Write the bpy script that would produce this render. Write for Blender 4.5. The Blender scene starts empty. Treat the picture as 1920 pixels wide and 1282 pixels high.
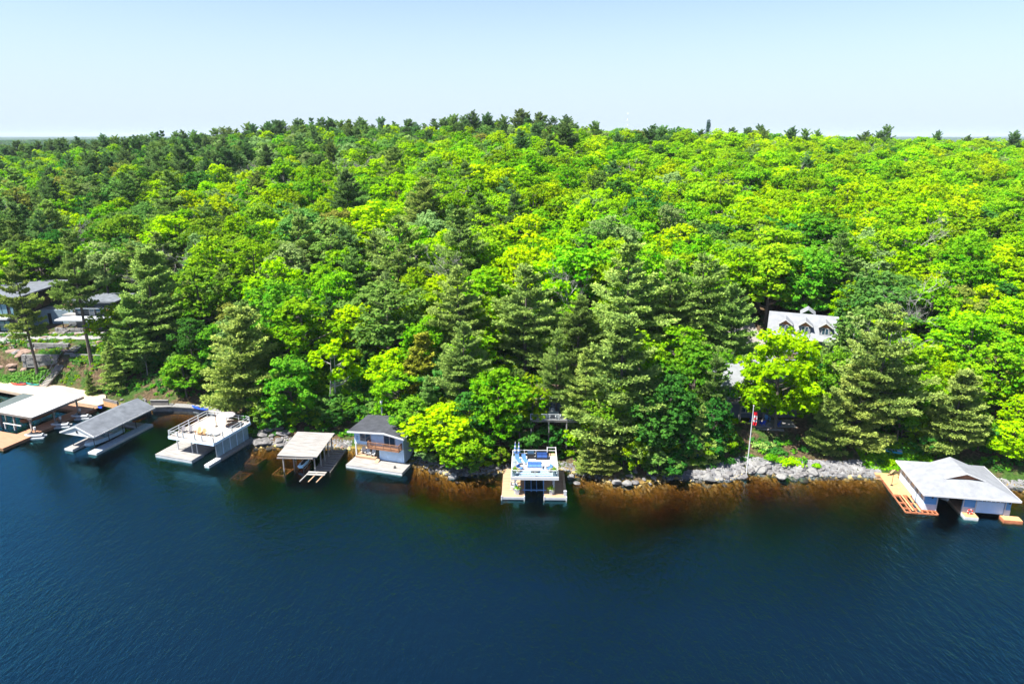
import bpy, math, random
import numpy as np
from mathutils import Vector, Matrix
S = bpy.context.scene
COL = S.collection
R = math.radians

# ---------------------------------------------------------------- camera, sky, sun, exposure
CAM_H = 50.0
TILT = R(16.8)
cam_d = bpy.data.cameras.new('camera')
cam_d.sensor_width = 36.0
cam_d.lens = 24.0
cam_d.clip_start = 0.5
cam_d.clip_end = 40000
cam = bpy.data.objects.new('camera', cam_d)
cam.location = (0, 0, CAM_H)
cam.rotation_euler = (R(90) - TILT, 0, 0)
COL.objects.link(cam)
S.camera = cam

SUN_EL, SUN_AZ = R(60), R(-116)          # azimuth clockwise from +Y: the sun stands to the left, a touch behind the camera
wd = bpy.data.worlds.new('World')
S.world = wd
wd.use_nodes = True
nt = wd.node_tree
nt.nodes.clear()
sky = nt.nodes.new('ShaderNodeTexSky')
sky.sky_type = 'NISHITA'
sky.sun_disc = False
sky.sun_elevation = SUN_EL
sky.sun_rotation = SUN_AZ
sky.altitude = 0
sky.air_density = 1.0
sky.dust_density = 0.5
sky.ozone_density = 1.0
bg = nt.nodes.new('ShaderNodeBackground')
bg.inputs[1].default_value = 0.067
wo = nt.nodes.new('ShaderNodeOutputWorld')
tint = nt.nodes.new('ShaderNodeMix'); tint.data_type = 'RGBA'; tint.blend_type = 'MULTIPLY'
tint.inputs[0].default_value = 1.0; tint.inputs[7].default_value = (0.95, 0.965, 1.13, 1)      # the camera's white balance
nt.links.new(sky.outputs[0], tint.inputs[6])
tcw = nt.nodes.new('ShaderNodeTexCoord'); sz = nt.nodes.new('ShaderNodeSeparateXYZ')
nt.links.new(tcw.outputs['Generated'], sz.inputs[0])
lowair = nt.nodes.new('ShaderNodeMapRange'); lowair.interpolation_type = 'SMOOTHSTEP'
lowair.inputs[1].default_value = -0.02; lowair.inputs[2].default_value = 0.25; lowair.inputs[3].default_value = 0.92; lowair.inputs[4].default_value = 0.0
nt.links.new(sz.outputs[2], lowair.inputs[0])
pale = nt.nodes.new('ShaderNodeMix'); pale.data_type = 'RGBA'      # the milky air low over the horizon, the same all round
pale.inputs[7].default_value = (3.65, 4.5, 5.5, 1)
nt.links.new(lowair.outputs[0], pale.inputs[0]); nt.links.new(tint.outputs[2], pale.inputs[6])
nt.links.new(pale.outputs[2], bg.inputs[0])
nt.links.new(bg.outputs[0], wo.inputs[0])

sd = bpy.data.lights.new('sun', 'SUN')
sd.energy = 4.9
sd.angle = R(0.53)
sd.color = (1.0, 0.965, 0.9)
sun = bpy.data.objects.new('sun', sd)
sun.location = (-60, -10, 120)
sv = Vector((math.sin(SUN_AZ) * math.cos(SUN_EL), math.cos(SUN_AZ) * math.cos(SUN_EL), math.sin(SUN_EL)))
sun.rotation_euler = (-sv).to_track_quat('-Z', 'Y').to_euler()
COL.objects.link(sun)

S.view_settings.view_transform = 'Standard'
S.view_settings.look = 'None'
S.view_settings.gamma = 1.0
S.view_settings.exposure = 1.5
S.view_settings.use_curve_mapping = False
S.render.engine = 'CYCLES'
S.cycles.max_bounces = 8
S.cycles.diffuse_bounces = 4
S.cycles.glossy_bounces = 3
S.cycles.transmission_bounces = 4
S.cycles.transparent_max_bounces = 12
S.cycles.volume_bounces = 0
S.cycles.caustics_reflective = False
S.cycles.caustics_refractive = False
S.cycles.sample_clamp_indirect = 6
S.cycles.use_denoising = True

rnd = random.Random(7)
rng = np.random.default_rng(11)

# ---------------------------------------------------------------- helpers
F = 1280.0
CT, ST = math.cos(TILT), math.sin(TILT)

def P(u, v, z=0.0):
    """where the sight line of photo pixel (u, v) meets height z"""
    a = (u - 960) / F
    b = (641 - v) / F
    dy, dz = CT + b * ST, -ST + b * CT
    t = (z - CAM_H) / dz
    return (a * t, dy * t, z)

def Q(x, y, z):
    d = y * CT - (z - CAM_H) * ST
    if d < 1: return (-9999, -9999, 1)
    return (960 + F * x / d, 641 - F * (y * ST + (z - CAM_H) * CT) / d, d)

def node_mat(name):
    m = bpy.data.materials.new(name)
    m.use_nodes = True
    t = m.node_tree
    t.nodes.clear()
    return m, t

def N(t, typ, **kw):
    n = t.nodes.new(typ)
    for k, v in kw.items():
        if hasattr(n, k): setattr(n, k, v)
    return n

def ramp(t, fac, stops):
    r = t.nodes.new('ShaderNodeValToRGB')
    e = r.color_ramp.elements
    while len(e) < len(stops): e.new(0.5)
    for i, (p, c) in enumerate(stops):
        e[i].position = p
        e[i].color = (c[0], c[1], c[2], 1) if hasattr(c, '__len__') else (c, c, c, 1)
    if fac is not None: t.links.new(fac, r.inputs[0])
    return r.outputs[0]

def noise(t, vec, scale, detail=3, rough=0.55, dist=0):
    n = t.nodes.new('ShaderNodeTexNoise')
    n.inputs['Scale'].default_value = scale
    n.inputs['Detail'].default_value = detail
    n.inputs['Roughness'].default_value = rough
    n.inputs['Distortion'].default_value = dist
    if vec is not None: t.links.new(vec, n.inputs['Vector'])
    return n.outputs['Fac']

def mapping(t, src, scale=(1, 1, 1), rot=(0, 0, 0), loc=(0, 0, 0)):
    m = t.nodes.new('ShaderNodeMapping')
    m.inputs['Scale'].default_value = scale
    m.inputs['Rotation'].default_value = rot
    m.inputs['Location'].default_value = loc
    t.links.new(src, m.inputs['Vector'])
    return m.outputs[0]

MATS = {}
def mat(name, col, rough=0.7, var=0.15, scale=1.5, metal=0.0, bump=0.0, bscale=None, stretch=None, col2=None, spec=0.3):
    """a painted, wooden, stone or metal surface: base colour with worn variation and fine relief"""
    if name in MATS: return MATS[name]
    m, t = node_mat(name)
    p = N(t, 'ShaderNodeBsdfPrincipled')
    o = N(t, 'ShaderNodeOutputMaterial')
    t.links.new(p.outputs[0], o.inputs[0])
    tc = N(t, 'ShaderNodeTexCoord')
    vec = tc.outputs['Object']
    if stretch: vec = mapping(t, vec, stretch)
    f = noise(t, vec, scale, 5, 0.6)
    lo = tuple(c * (1 - var) for c in col)
    hi = col2 if col2 else tuple(min(1, c * (1 + var)) for c in col)
    c = ramp(t, f, [(0.32, lo), (0.68, hi)])
    t.links.new(c, p.inputs['Base Color'])
    p.inputs['Roughness'].default_value = rough
    p.inputs['Metallic'].default_value = metal
    p.inputs['Specular IOR Level'].default_value = spec
    if bump:
        b = N(t, 'ShaderNodeBump')
        b.inputs['Strength'].default_value = bump
        b.inputs['Distance'].default_value = 0.05
        t.links.new(noise(t, vec, bscale or scale * 6, 3), b.inputs['Height'])
        t.links.new(b.outputs[0], p.inputs['Normal'])
    MATS[name] = m
    return m

def mesh_np(name, verts, faces, material=None, tone=None, smooth=False):
    """verts (n,3), faces (m,k) all of k corners"""
    verts = np.asarray(verts, np.float32)
    faces = np.asarray(faces, np.int32)
    me = bpy.data.meshes.new(name)
    k = faces.shape[1]
    me.vertices.add(len(verts))
    me.vertices.foreach_set('co', verts.ravel())
    me.loops.add(faces.size)
    me.loops.foreach_set('vertex_index', faces.ravel())
    me.polygons.add(len(faces))
    me.polygons.foreach_set('loop_start', np.arange(0, faces.size, k, dtype=np.int32))
    if smooth: me.polygons.foreach_set('use_smooth', np.ones(len(faces), bool))
    me.update(calc_edges=True)
    if tone is not None:
        a = me.attributes.new('tone', 'FLOAT', 'POINT')
        a.data.foreach_set('value', np.asarray(tone, np.float32))
    if material: me.materials.append(material)
    return me

class MB:
    """collects boxes, beams, tubes and slabs that make up ONE mesh object"""
    def __init__(s): s.v = []; s.f = []
    def add(s, vs, fs):
        o = len(s.v)
        s.v += [tuple(q) for q in vs]
        s.f += [tuple(i + o for i in f) for f in fs]
        return s
    BF = [(0, 3, 2, 1), (4, 5, 6, 7), (0, 1, 5, 4), (1, 2, 6, 5), (2, 3, 7, 6), (3, 0, 4, 7)]
    def box(s, x0, y0, z0, x1, y1, z1):
        return s.add([(x0, y0, z0), (x1, y0, z0), (x1, y1, z0), (x0, y1, z0), (x0, y0, z1), (x1, y0, z1), (x1, y1, z1), (x0, y1, z1)], s.BF)
    def hexa(s, bot, top): return s.add(list(bot) + list(top), s.BF)
    def beam(s, p, q, w, h=None):
        p, q = Vector(p), Vector(q); h = h or w
        d = (q - p).normalized()
        up = Vector((0, 0, 1)) if abs(d.z) < 0.9 else Vector((0, 1, 0))
        a = d.cross(up).normalized() * w / 2
        b = a.cross(d).normalized() * h / 2
        return s.add([p - a - b, p + a - b, p + a + b, p - a + b, q - a - b, q + a - b, q + a + b, q - a + b],
                     [(0, 3, 2, 1), (4, 5, 6, 7), (0, 1, 5, 4), (1, 2, 6, 5), (2, 3, 7, 6), (3, 0, 4, 7)])
    def tube(s, pts, rad, n=6, cap=True):
        o = len(s.v); pts = [Vector(p) for p in pts]
        if not hasattr(rad, '__len__'): rad = [rad] * len(pts)
        for i, p in enumerate(pts):
            d = (pts[min(i + 1, len(pts) - 1)] - pts[max(i - 1, 0)]).normalized()
            up = Vector((0, 0, 1)) if abs(d.z) < 0.9 else Vector((1, 0, 0))
            a = d.cross(up).normalized(); b = d.cross(a)
            for k in range(n):
                t = 2 * math.pi * k / n
                s.v.append(tuple(p + (a * math.cos(t) + b * math.sin(t)) * rad[i]))
        for i in range(len(pts) - 1):
            for k in range(n):
                k2 = (k + 1) % n
                s.f.append((o + i * n + k, o + i * n + k2, o + (i + 1) * n + k2, o + (i + 1) * n + k))
        if cap:
            s.f.append(tuple(o + k for k in range(n))[::-1])
            s.f.append(tuple(o + (len(pts) - 1) * n + k for k in range(n)))
        return s
    def slab(s, top, th, down=(0, 0, -1)):
        """a plate: its top outline (3 or more corners) and a thickness"""
        n = len(top); d = Vector(down) * th
        vs = [Vector(p) for p in top] + [Vector(p) + d for p in top]
        fs = [tuple(range(n)), tuple(range(2 * n - 1, n - 1, -1))]
        for k in range(n):
            k2 = (k + 1) % n
            fs.append((k, k + n, k2 + n, k2))
        return s.add(vs, fs)
    def loft(s, rings, close=True):
        o = len(s.v); n = len(rings[0])
        for r in rings: s.v += [tuple(p) for p in r]
        for i in range(len(rings) - 1):
            for k in range(n if close else n - 1):
                k2 = (k + 1) % n
                s.f.append((o + i * n + k, o + i * n + k2, o + (i + 1) * n + k2, o + (i + 1) * n + k))
        if close:
            s.f.append(tuple(o + k for k in range(n))[::-1])
            s.f.append(tuple(o + (len(rings) - 1) * n + k for k in range(n)))
        return s
    def mesh(s, name, m=None, smooth=False):
        me = bpy.data.meshes.new(name)
        me.from_pydata(s.v, [], s.f)
        if smooth: me.polygons.foreach_set('use_smooth', [True] * len(me.polygons))
        if m: me.materials.append(m)
        me.update()
        return me
    def build(s, name, m, parent=None, label=None, stuff=False, smooth=False, loc=None, rz=None):
        o = bpy.data.objects.new(name, s.mesh(name, m, smooth))
        COL.objects.link(o)
        if parent: o.parent = parent
        if label: o['label'] = label
        if stuff: o['kind'] = 'stuff'
        if loc: o.location = loc
        if rz is not None: o.rotation_euler.z = rz
        return o

def tag(o, label, cat, group=None):
    o['label'] = label; o['category'] = cat
    if group: o['group'] = group
    return o

def thing(name, label, cat, loc, rz=0, group=None):
    o = bpy.data.objects.new(name, None)
    o.empty_display_size = 0.3
    COL.objects.link(o)
    o.location = loc
    o.rotation_euler = (0, 0, R(rz))
    return tag(o, label, cat, group)

def copy_thing(o, loc, rz, label=None, group=None, scale=None):
    def rec(src, par):
        c = src.copy(); COL.objects.link(c); c.parent = par
        for ch in src.children: rec(ch, c)
        return c
    kids = list(o.children)
    c = o.copy(); COL.objects.link(c)
    for ch in kids: rec(ch, c)
    c.location = loc; c.rotation_euler = (0, 0, R(rz))
    if label: c['label'] = label
    if group: c['group'] = group
    if scale: c.scale = (scale,) * 3
    return c

# ---------------------------------------------------------------- ground, lake bed, water
SHX = [-400, -160, -110, -96, -80, -68, -58, -50, -46, -43, -37, -28.6, -23, -17, -15, -8.2, -1.7, 8.4, 13.8, 19.2, 24.5, 30, 33, 36.5, 44, 55.6, 60, 68, 76, 84, 120, 400]
SHY = [190, 141, 134, 131, 124, 122.6, 120.5, 114.5, 106.5, 105, 106, 104.6, 103, 99.5, 98.4, 94.3, 95.7, 96.6, 93.1, 91.8, 93.9, 93.3, 93.4, 95.9, 94.5, 94.3, 93.6, 93.1, 90.6, 90, 96, 150]
PD = [-60, -30, -12, -6, -2, 0, 1.5, 4, 8, 14, 20, 37, 60, 100, 150, 200, 260, 320, 420, 600, 900, 1100, 1800, 1900, 2300, 3000, 4500, 9000, 20000]
PZ = [-12, -9, -5.0, -2.7, -1.0, -0.05, 0.6, 1.5, 3.2, 5.4, 7.2, 10.3, 14.5, 20.5, 26.5, 31.5, 36.5, 39.5, 40, 28, 5, -3, -3, 2, 12, 14, 20, 26, 26]
SHX, SHY, PD, PZ = map(np.array, (SHX, SHY, PD, PZ))

_perm = rng.random((256, 256))
def vnoise(x, y, s):
    x = np.asarray(x, float) / s + 1000; y = np.asarray(y, float) / s + 1000
    i, j = np.floor(x).astype(int), np.floor(y).astype(int)
    fx, fy = x - i, y - j
    fx, fy = fx * fx * (3 - 2 * fx), fy * fy * (3 - 2 * fy)
    g = lambda a, b: _perm[a % 256, b % 256]
    return (g(i, j) * (1 - fx) + g(i + 1, j) * fx) * (1 - fy) + (g(i, j + 1) * (1 - fx) + g(i + 1, j + 1) * fx) * fy - 0.5

def shore(x): return np.interp(x, SHX, SHY)

# level places: (cx, cy, half-width x, half-depth y, height, blend)
PADS = [(56.1, 128.5, 9, 7, 10.3, 5), (43, 111, 8.5, 7.5, 4.0, 2), (8.5, 105.5, 5.5, 2.6, 6.8, 1.2),
        (-107, 152, 19, 8, 7.0, 3), (-100, 166, 16, 4, 11, 4)]

def ground_z(x, y):
    x = np.asarray(x, float); y = np.asarray(y, float)
    d = y - shore(x)
    z = np.interp(d, PD, PZ)
    a = x / np.maximum(y, 60)
    m = np.interp(a, [-1.2, -0.75, -0.5, -0.3, 0.05, 0.15, 0.3, 0.5, 0.75, 1.2], [0.46, 0.53, 0.82, 1.0, 0.99, 0.94, 0.88, 0.84, 0.81, 0.75])
    k = np.clip((d - 50) / 120, 0, 1)
    z = np.where(d < 1000, z * (1 - k + k * m), z)
    z = z + np.clip(d / 30, 0, 1) * (vnoise(x, y, 70) * 5 + vnoise(x, y, 23) * 1.6) * np.clip((1000 - d) / 200, 0, 1)
    z = z + np.where(d > 1950, vnoise(x, y, 700) * 16 + vnoise(x, y, 260) * 8, 0)
    z = z + vnoise(x, y, 5) * np.clip(d / 10, 0.12, 0.7) * (np.abs(d) < 400)
    z = z + vnoise(x, y, 1.7) * 0.25 * ((d > -10) & (d < 14))
    # the bank below the modern houses falls away less steeply
    lb = np.clip((-76 - x) / 8, 0, 1) * np.clip((160 - y) / 10, 0, 1) * (d > 0)
    z = z * (1 - lb) + lb * np.interp(d, [0, 2, 4.5, 5.4, 10, 11, 20, 30, 45], [0, 0.9, 2.9, 5.4, 5.7, 6.5, 7.0, 7.2, 11])
    for cx, cy, hx, hy, h, bl in PADS:
        e = np.maximum(np.maximum(np.abs(x - cx) - hx, np.abs(y - cy) - hy), 0) / bl
        w = np.clip(1 - e, 0, 1); w = w * w * (3 - 2 * w)
        z = z * (1 - w) + h * w
    return z

def gz(x, y): return float(ground_z(x, y))

def stand(u, v, h, z0=3.0):
    """the spot on the ground where a thing of height h shows its top at photo pixel (u, v)"""
    lo = P(u, v, 90) if v < 255 else None
    a = (u - 960) / F; b = (641 - v) / F
    dy, dz = CT + b * ST, -ST + b * CT
    for Y in np.arange(84, 700, 0.5):
        t = Y / dy
        x, z = a * t, CAM_H + dz * t
        if z - h <= gz(x, Y): return (x, float(Y), gz(x, Y))
    return None

def axis_steps(dense, step, far, grow=1.16):
    a = list(np.arange(dense[0], dense[1] + 1e-6, step)); s = step
    while a[-1] < far: s *= grow; a.append(a[-1] + s)
    s = step; lo = [a[0]]
    while lo[-1] > -far: s *= grow; lo.append(lo[-1] - s)
    return np.array(lo[:0:-1] + a)

gx = axis_steps((-125, 105), 1.15, 16000)
gy = axis_steps((76, 172), 1.15, 16000, 1.07)
gy = gy[gy > -1500]
X, Y = np.meshgrid(gx, gy)
Z = ground_z(X, Y)
nx, ny = len(gx), len(gy)
idx = np.arange(nx * ny).reshape(ny, nx)
quads = np.stack([idx[:-1, :-1], idx[:-1, 1:], idx[1:, 1:], idx[1:, :-1]], -1).reshape(-1, 4)

def ground_material():
    m, t = node_mat('forest_floor')
    p = N(t, 'ShaderNodeBsdfPrincipled'); o = N(t, 'ShaderNodeOutputMaterial')
    t.links.new(p.outputs[0], o.inputs[0])
    geo = N(t, 'ShaderNodeNewGeometry'); pos = geo.outputs['Position']
    sep = N(t, 'ShaderNodeSeparateXYZ'); t.links.new(pos, sep.inputs[0])
    n1 = noise(t, pos, 0.35, 6, 0.65); n2 = noise(t, pos, 2.2, 4, 0.6)
    litter = ramp(t, n2, [(0.3, (0.04, 0.028, 0.016)), (0.5, (0.08, 0.055, 0.03)), (0.72, (0.16, 0.11, 0.07))])
    green = ramp(t, n2, [(0.3, (0.018, 0.04, 0.008)), (0.7, (0.05, 0.1, 0.016))])
    mx = N(t, 'ShaderNodeMix', data_type='RGBA')
    t.links.new(ramp(t, n1, [(0.46, 0.0), (0.58, 1.0)]), mx.inputs[0])
    t.links.new(litter, mx.inputs[6]); t.links.new(green, mx.inputs[7])
    canopy = ramp(t, noise(t, pos, 0.03, 5, 0.7), [(0.35, (0.012, 0.035, 0.012)), (0.65, (0.04, 0.085, 0.02))])
    fr = N(t, 'ShaderNodeMapRange'); fr.inputs[1].default_value = 650; fr.inputs[2].default_value = 800
    t.links.new(sep.outputs[1], fr.inputs[0])
    mf = N(t, 'ShaderNodeMix', data_type='RGBA'); t.links.new(fr.outputs[0], mf.inputs[0])
    t.links.new(mx.outputs[2], mf.inputs[6]); t.links.new(canopy, mf.inputs[7]); mx = mf
    # lake bed: tan gravel and boulders
    vor = N(t, 'ShaderNodeTexVoronoi'); vor.inputs['Scale'].default_value = 0.9
    t.links.new(pos, vor.inputs['Vector'])
    wv = N(t, 'ShaderNodeMath', operation='MULTIPLY_ADD'); wv.inputs[1].default_value = 0.5
    t.links.new(vor.outputs['Distance'], wv.inputs[0]); t.links.new(n2, wv.inputs[2])
    bed = ramp(t, wv.outputs[0], [(0.45, (0.5, 0.35, 0.085)), (0.75, (0.38, 0.24, 0.05)), (1.0, (0.2, 0.13, 0.035))])
    mr = N(t, 'ShaderNodeMapRange'); mr.inputs[1].default_value = -0.25; mr.inputs[2].default_value = 0.3
    t.links.new(sep.outputs[2], mr.inputs[0])
    m2 = N(t, 'ShaderNodeMix', data_type='RGBA')
    t.links.new(mr.outputs[0], m2.inputs[0]); t.links.new(bed, m2.inputs[6]); t.links.new(mx.outputs[2], m2.inputs[7])
    t.links.new(m2.outputs[2], p.inputs['Base Color'])
    p.inputs['Roughness'].default_value = 0.95
    p.inputs['Specular IOR Level'].default_value = 0.1
    b = N(t, 'ShaderNodeBump'); b.inputs['Strength'].default_value = 0.7; b.inputs['Distance'].default_value = 0.3
    t.links.new(n2, b.inputs['Height']); t.links.new(b.outputs[0], p.inputs['Normal'])
    return m

gnd = bpy.data.objects.new('ground', mesh_np('ground', np.stack([X, Y, Z], -1).reshape(-1, 3), quads, ground_material(), smooth=True))
gnd['kind'] = 'structure'
COL.objects.link(gnd)

def water_material():
    m, t = node_mat('lake_water')
    o = N(t, 'ShaderNodeOutputMaterial')
    geo = N(t, 'ShaderNodeNewGeometry'); pos = geo.outputs['Position']
    # wind ripples, crests running obliquely, with calmer lanes
    r1 = noise(t, mapping(t, pos, (1.0, 0.42, 1), (0, 0, R(-32))), 1.0, 4, 0.66, 0.25)
    r2 = noise(t, mapping(t, pos, (1.0, 0.5, 1), (0, 0, R(18))), 2.7, 2, 0.5, 0.2)
    r3 = noise(t, pos, 6.0, 2, 0.6)
    lanes = ramp(t, noise(t, mapping(t, pos, (0.55, 1.0, 1), (0, 0, R(12))), 0.035, 3, 0.5), [(0.36, 0.45), (0.6, 1.0)])
    def mul(a, b):
        n = N(t, 'ShaderNodeMath', operation='MULTIPLY')
        t.links.new(a, n.inputs[0])
        if hasattr(b, 'node'): t.links.new(b, n.inputs[1])
        else: n.inputs[1].default_value = b
        return n.outputs[0]
    def add(a, b):
        n = N(t, 'ShaderNodeMath', operation='ADD'); t.links.new(a, n.inputs[0]); t.links.new(b, n.inputs[1]); return n.outputs[0]
    sp = N(t, 'ShaderNodeSeparateXYZ'); t.links.new(pos, sp.inputs[0])
    lee = N(t, 'ShaderNodeMapRange'); lee.inputs[1].default_value = 62; lee.inputs[2].default_value = 92; lee.inputs[3].default_value = 1.0; lee.inputs[4].default_value = 0.3
    t.links.new(sp.outputs[1], lee.inputs[0])      # sheltered, smoother water under the trees
    h = mul(mul(add(add(r1, mul(r2, 0.35)), mul(r3, 0.1)), lanes), lee.outputs[0])
    bp = N(t, 'ShaderNodeBump'); bp.inputs['Strength'].default_value = 1.0; bp.inputs['Distance'].default_value = 0.33
    t.links.new(h, bp.inputs['Height'])
    fr = N(t, 'ShaderNodeFresnel'); fr.inputs['IOR'].default_value = 1.95  # set above real water to strengthen the sky reflection
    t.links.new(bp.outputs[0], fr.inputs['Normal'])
    gl = N(t, 'ShaderNodeBsdfGlossy'); gl.inputs['Roughness'].default_value = 0.04; gl.inputs['Color'].default_value = (0.24, 0.86, 1.0, 1)  # blue of the reflected sky painted into the gloss colour
    t.links.new(bp.outputs[0], gl.inputs['Normal'])
    tr = N(t, 'ShaderNodeBsdfTransparent')
    tr.inputs[0].default_value = (1, 1, 1, 1)
    mx = N(t, 'ShaderNodeMixShader')
    t.links.new(fr.outputs[0], mx.inputs[0]); t.links.new(tr.outputs[0], mx.inputs[1]); t.links.new(gl.outputs[0], mx.inputs[2])
    t.links.new(mx.outputs[0], o.inputs[0])
    # tea-coloured lake water: absorbs blue first
    pv = N(t, 'ShaderNodeVolumeAbsorption')
    pv.inputs['Color'].default_value = (0.40, 0.22, 0.0, 1)
    pv.inputs['Density'].default_value = 0.72
    t.links.new(pv.outputs[0], o.inputs['Volume'])
    return m

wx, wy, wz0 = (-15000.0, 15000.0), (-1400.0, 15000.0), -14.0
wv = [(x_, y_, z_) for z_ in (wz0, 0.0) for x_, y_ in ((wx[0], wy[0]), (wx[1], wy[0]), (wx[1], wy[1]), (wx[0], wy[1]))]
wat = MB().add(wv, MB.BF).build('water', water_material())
wat['kind'] = 'structure'
# ---------------------------------------------------------------- trees
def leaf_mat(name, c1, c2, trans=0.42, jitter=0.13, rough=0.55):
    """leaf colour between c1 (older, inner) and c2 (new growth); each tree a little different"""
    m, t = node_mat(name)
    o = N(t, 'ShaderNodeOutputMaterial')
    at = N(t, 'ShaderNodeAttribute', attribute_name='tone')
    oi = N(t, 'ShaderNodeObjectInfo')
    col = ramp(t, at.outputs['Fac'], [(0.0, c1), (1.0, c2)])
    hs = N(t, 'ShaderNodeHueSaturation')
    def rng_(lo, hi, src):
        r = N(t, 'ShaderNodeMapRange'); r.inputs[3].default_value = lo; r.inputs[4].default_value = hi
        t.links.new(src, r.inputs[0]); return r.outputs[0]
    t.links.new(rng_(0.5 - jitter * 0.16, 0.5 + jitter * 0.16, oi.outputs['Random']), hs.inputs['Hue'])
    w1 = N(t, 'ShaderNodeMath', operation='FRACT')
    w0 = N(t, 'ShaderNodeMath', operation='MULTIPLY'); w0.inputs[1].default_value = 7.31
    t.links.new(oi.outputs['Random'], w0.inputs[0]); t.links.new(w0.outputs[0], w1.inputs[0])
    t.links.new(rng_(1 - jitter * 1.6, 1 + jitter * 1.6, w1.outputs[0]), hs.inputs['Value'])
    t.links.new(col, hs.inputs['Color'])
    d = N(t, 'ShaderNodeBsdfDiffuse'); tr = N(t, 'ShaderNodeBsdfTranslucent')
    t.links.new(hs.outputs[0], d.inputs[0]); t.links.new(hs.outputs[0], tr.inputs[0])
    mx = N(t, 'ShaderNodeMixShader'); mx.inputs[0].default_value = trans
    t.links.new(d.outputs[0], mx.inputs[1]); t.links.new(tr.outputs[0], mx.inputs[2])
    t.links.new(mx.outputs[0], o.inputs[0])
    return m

LEAF = {
    'yellow':  leaf_mat('leaf_yellow_green', (0.137, 0.355, 0.002), (0.42, 0.62, 0.002)),
    'gold':    leaf_mat('leaf_brilliant_yellow_green', (0.09, 0.26, 0.002), (0.36, 0.58, 0.002), 0.4, 0.0),
    'lime':    leaf_mat('leaf_lime', (0.082, 0.315, 0.004), (0.28, 0.48, 0.01)),
    'bright':  leaf_mat('leaf_bright_green', (0.055, 0.232, 0.008), (0.20, 0.38, 0.02)),
    'mid':     leaf_mat('leaf_mid_green', (0.062, 0.205, 0.027), (0.18, 0.33, 0.06)),
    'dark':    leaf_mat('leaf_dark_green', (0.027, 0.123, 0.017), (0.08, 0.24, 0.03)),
    'soft':    leaf_mat('leaf_soft_grey_green', (0.123, 0.232, 0.068), (0.28, 0.41, 0.12)),
    'olive':   leaf_mat('leaf_olive', (0.137, 0.192, 0.027), (0.29, 0.31, 0.05)),
    'pine':    leaf_mat('needle_pine', (0.048, 0.130, 0.030), (0.29, 0.44, 0.09), 0.3),
    'palepine': leaf_mat('needle_pale_pine', (0.068, 0.164, 0.048), (0.42, 0.55, 0.11), 0.3),
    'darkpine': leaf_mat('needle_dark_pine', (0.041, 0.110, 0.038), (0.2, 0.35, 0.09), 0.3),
    'cedar':   leaf_mat('needle_cedar', (0.110, 0.164, 0.017), (0.38, 0.37, 0.035), 0.3),
}
BARK = mat('bark_grey', (0.11, 0.09, 0.075), 0.9, 0.35, 3, bump=0.5, stretch=(1, 1, 0.3))
BIRCH = mat('bark_birch', (0.34, 0.32, 0.29), 0.8, 0.3, 2)
DEADW = mat('bark_dead', (0.3, 0.28, 0.26), 0.9, 0.2, 3)

def basis(nrm, g):
    n = nrm / np.linalg.norm(nrm, axis=1, keepdims=True)
    r = g.normal(size=n.shape)
    a = np.cross(n, r); a /= np.linalg.norm(a, axis=1, keepdims=True) + 1e-9
    return a, np.cross(n, a)

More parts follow.
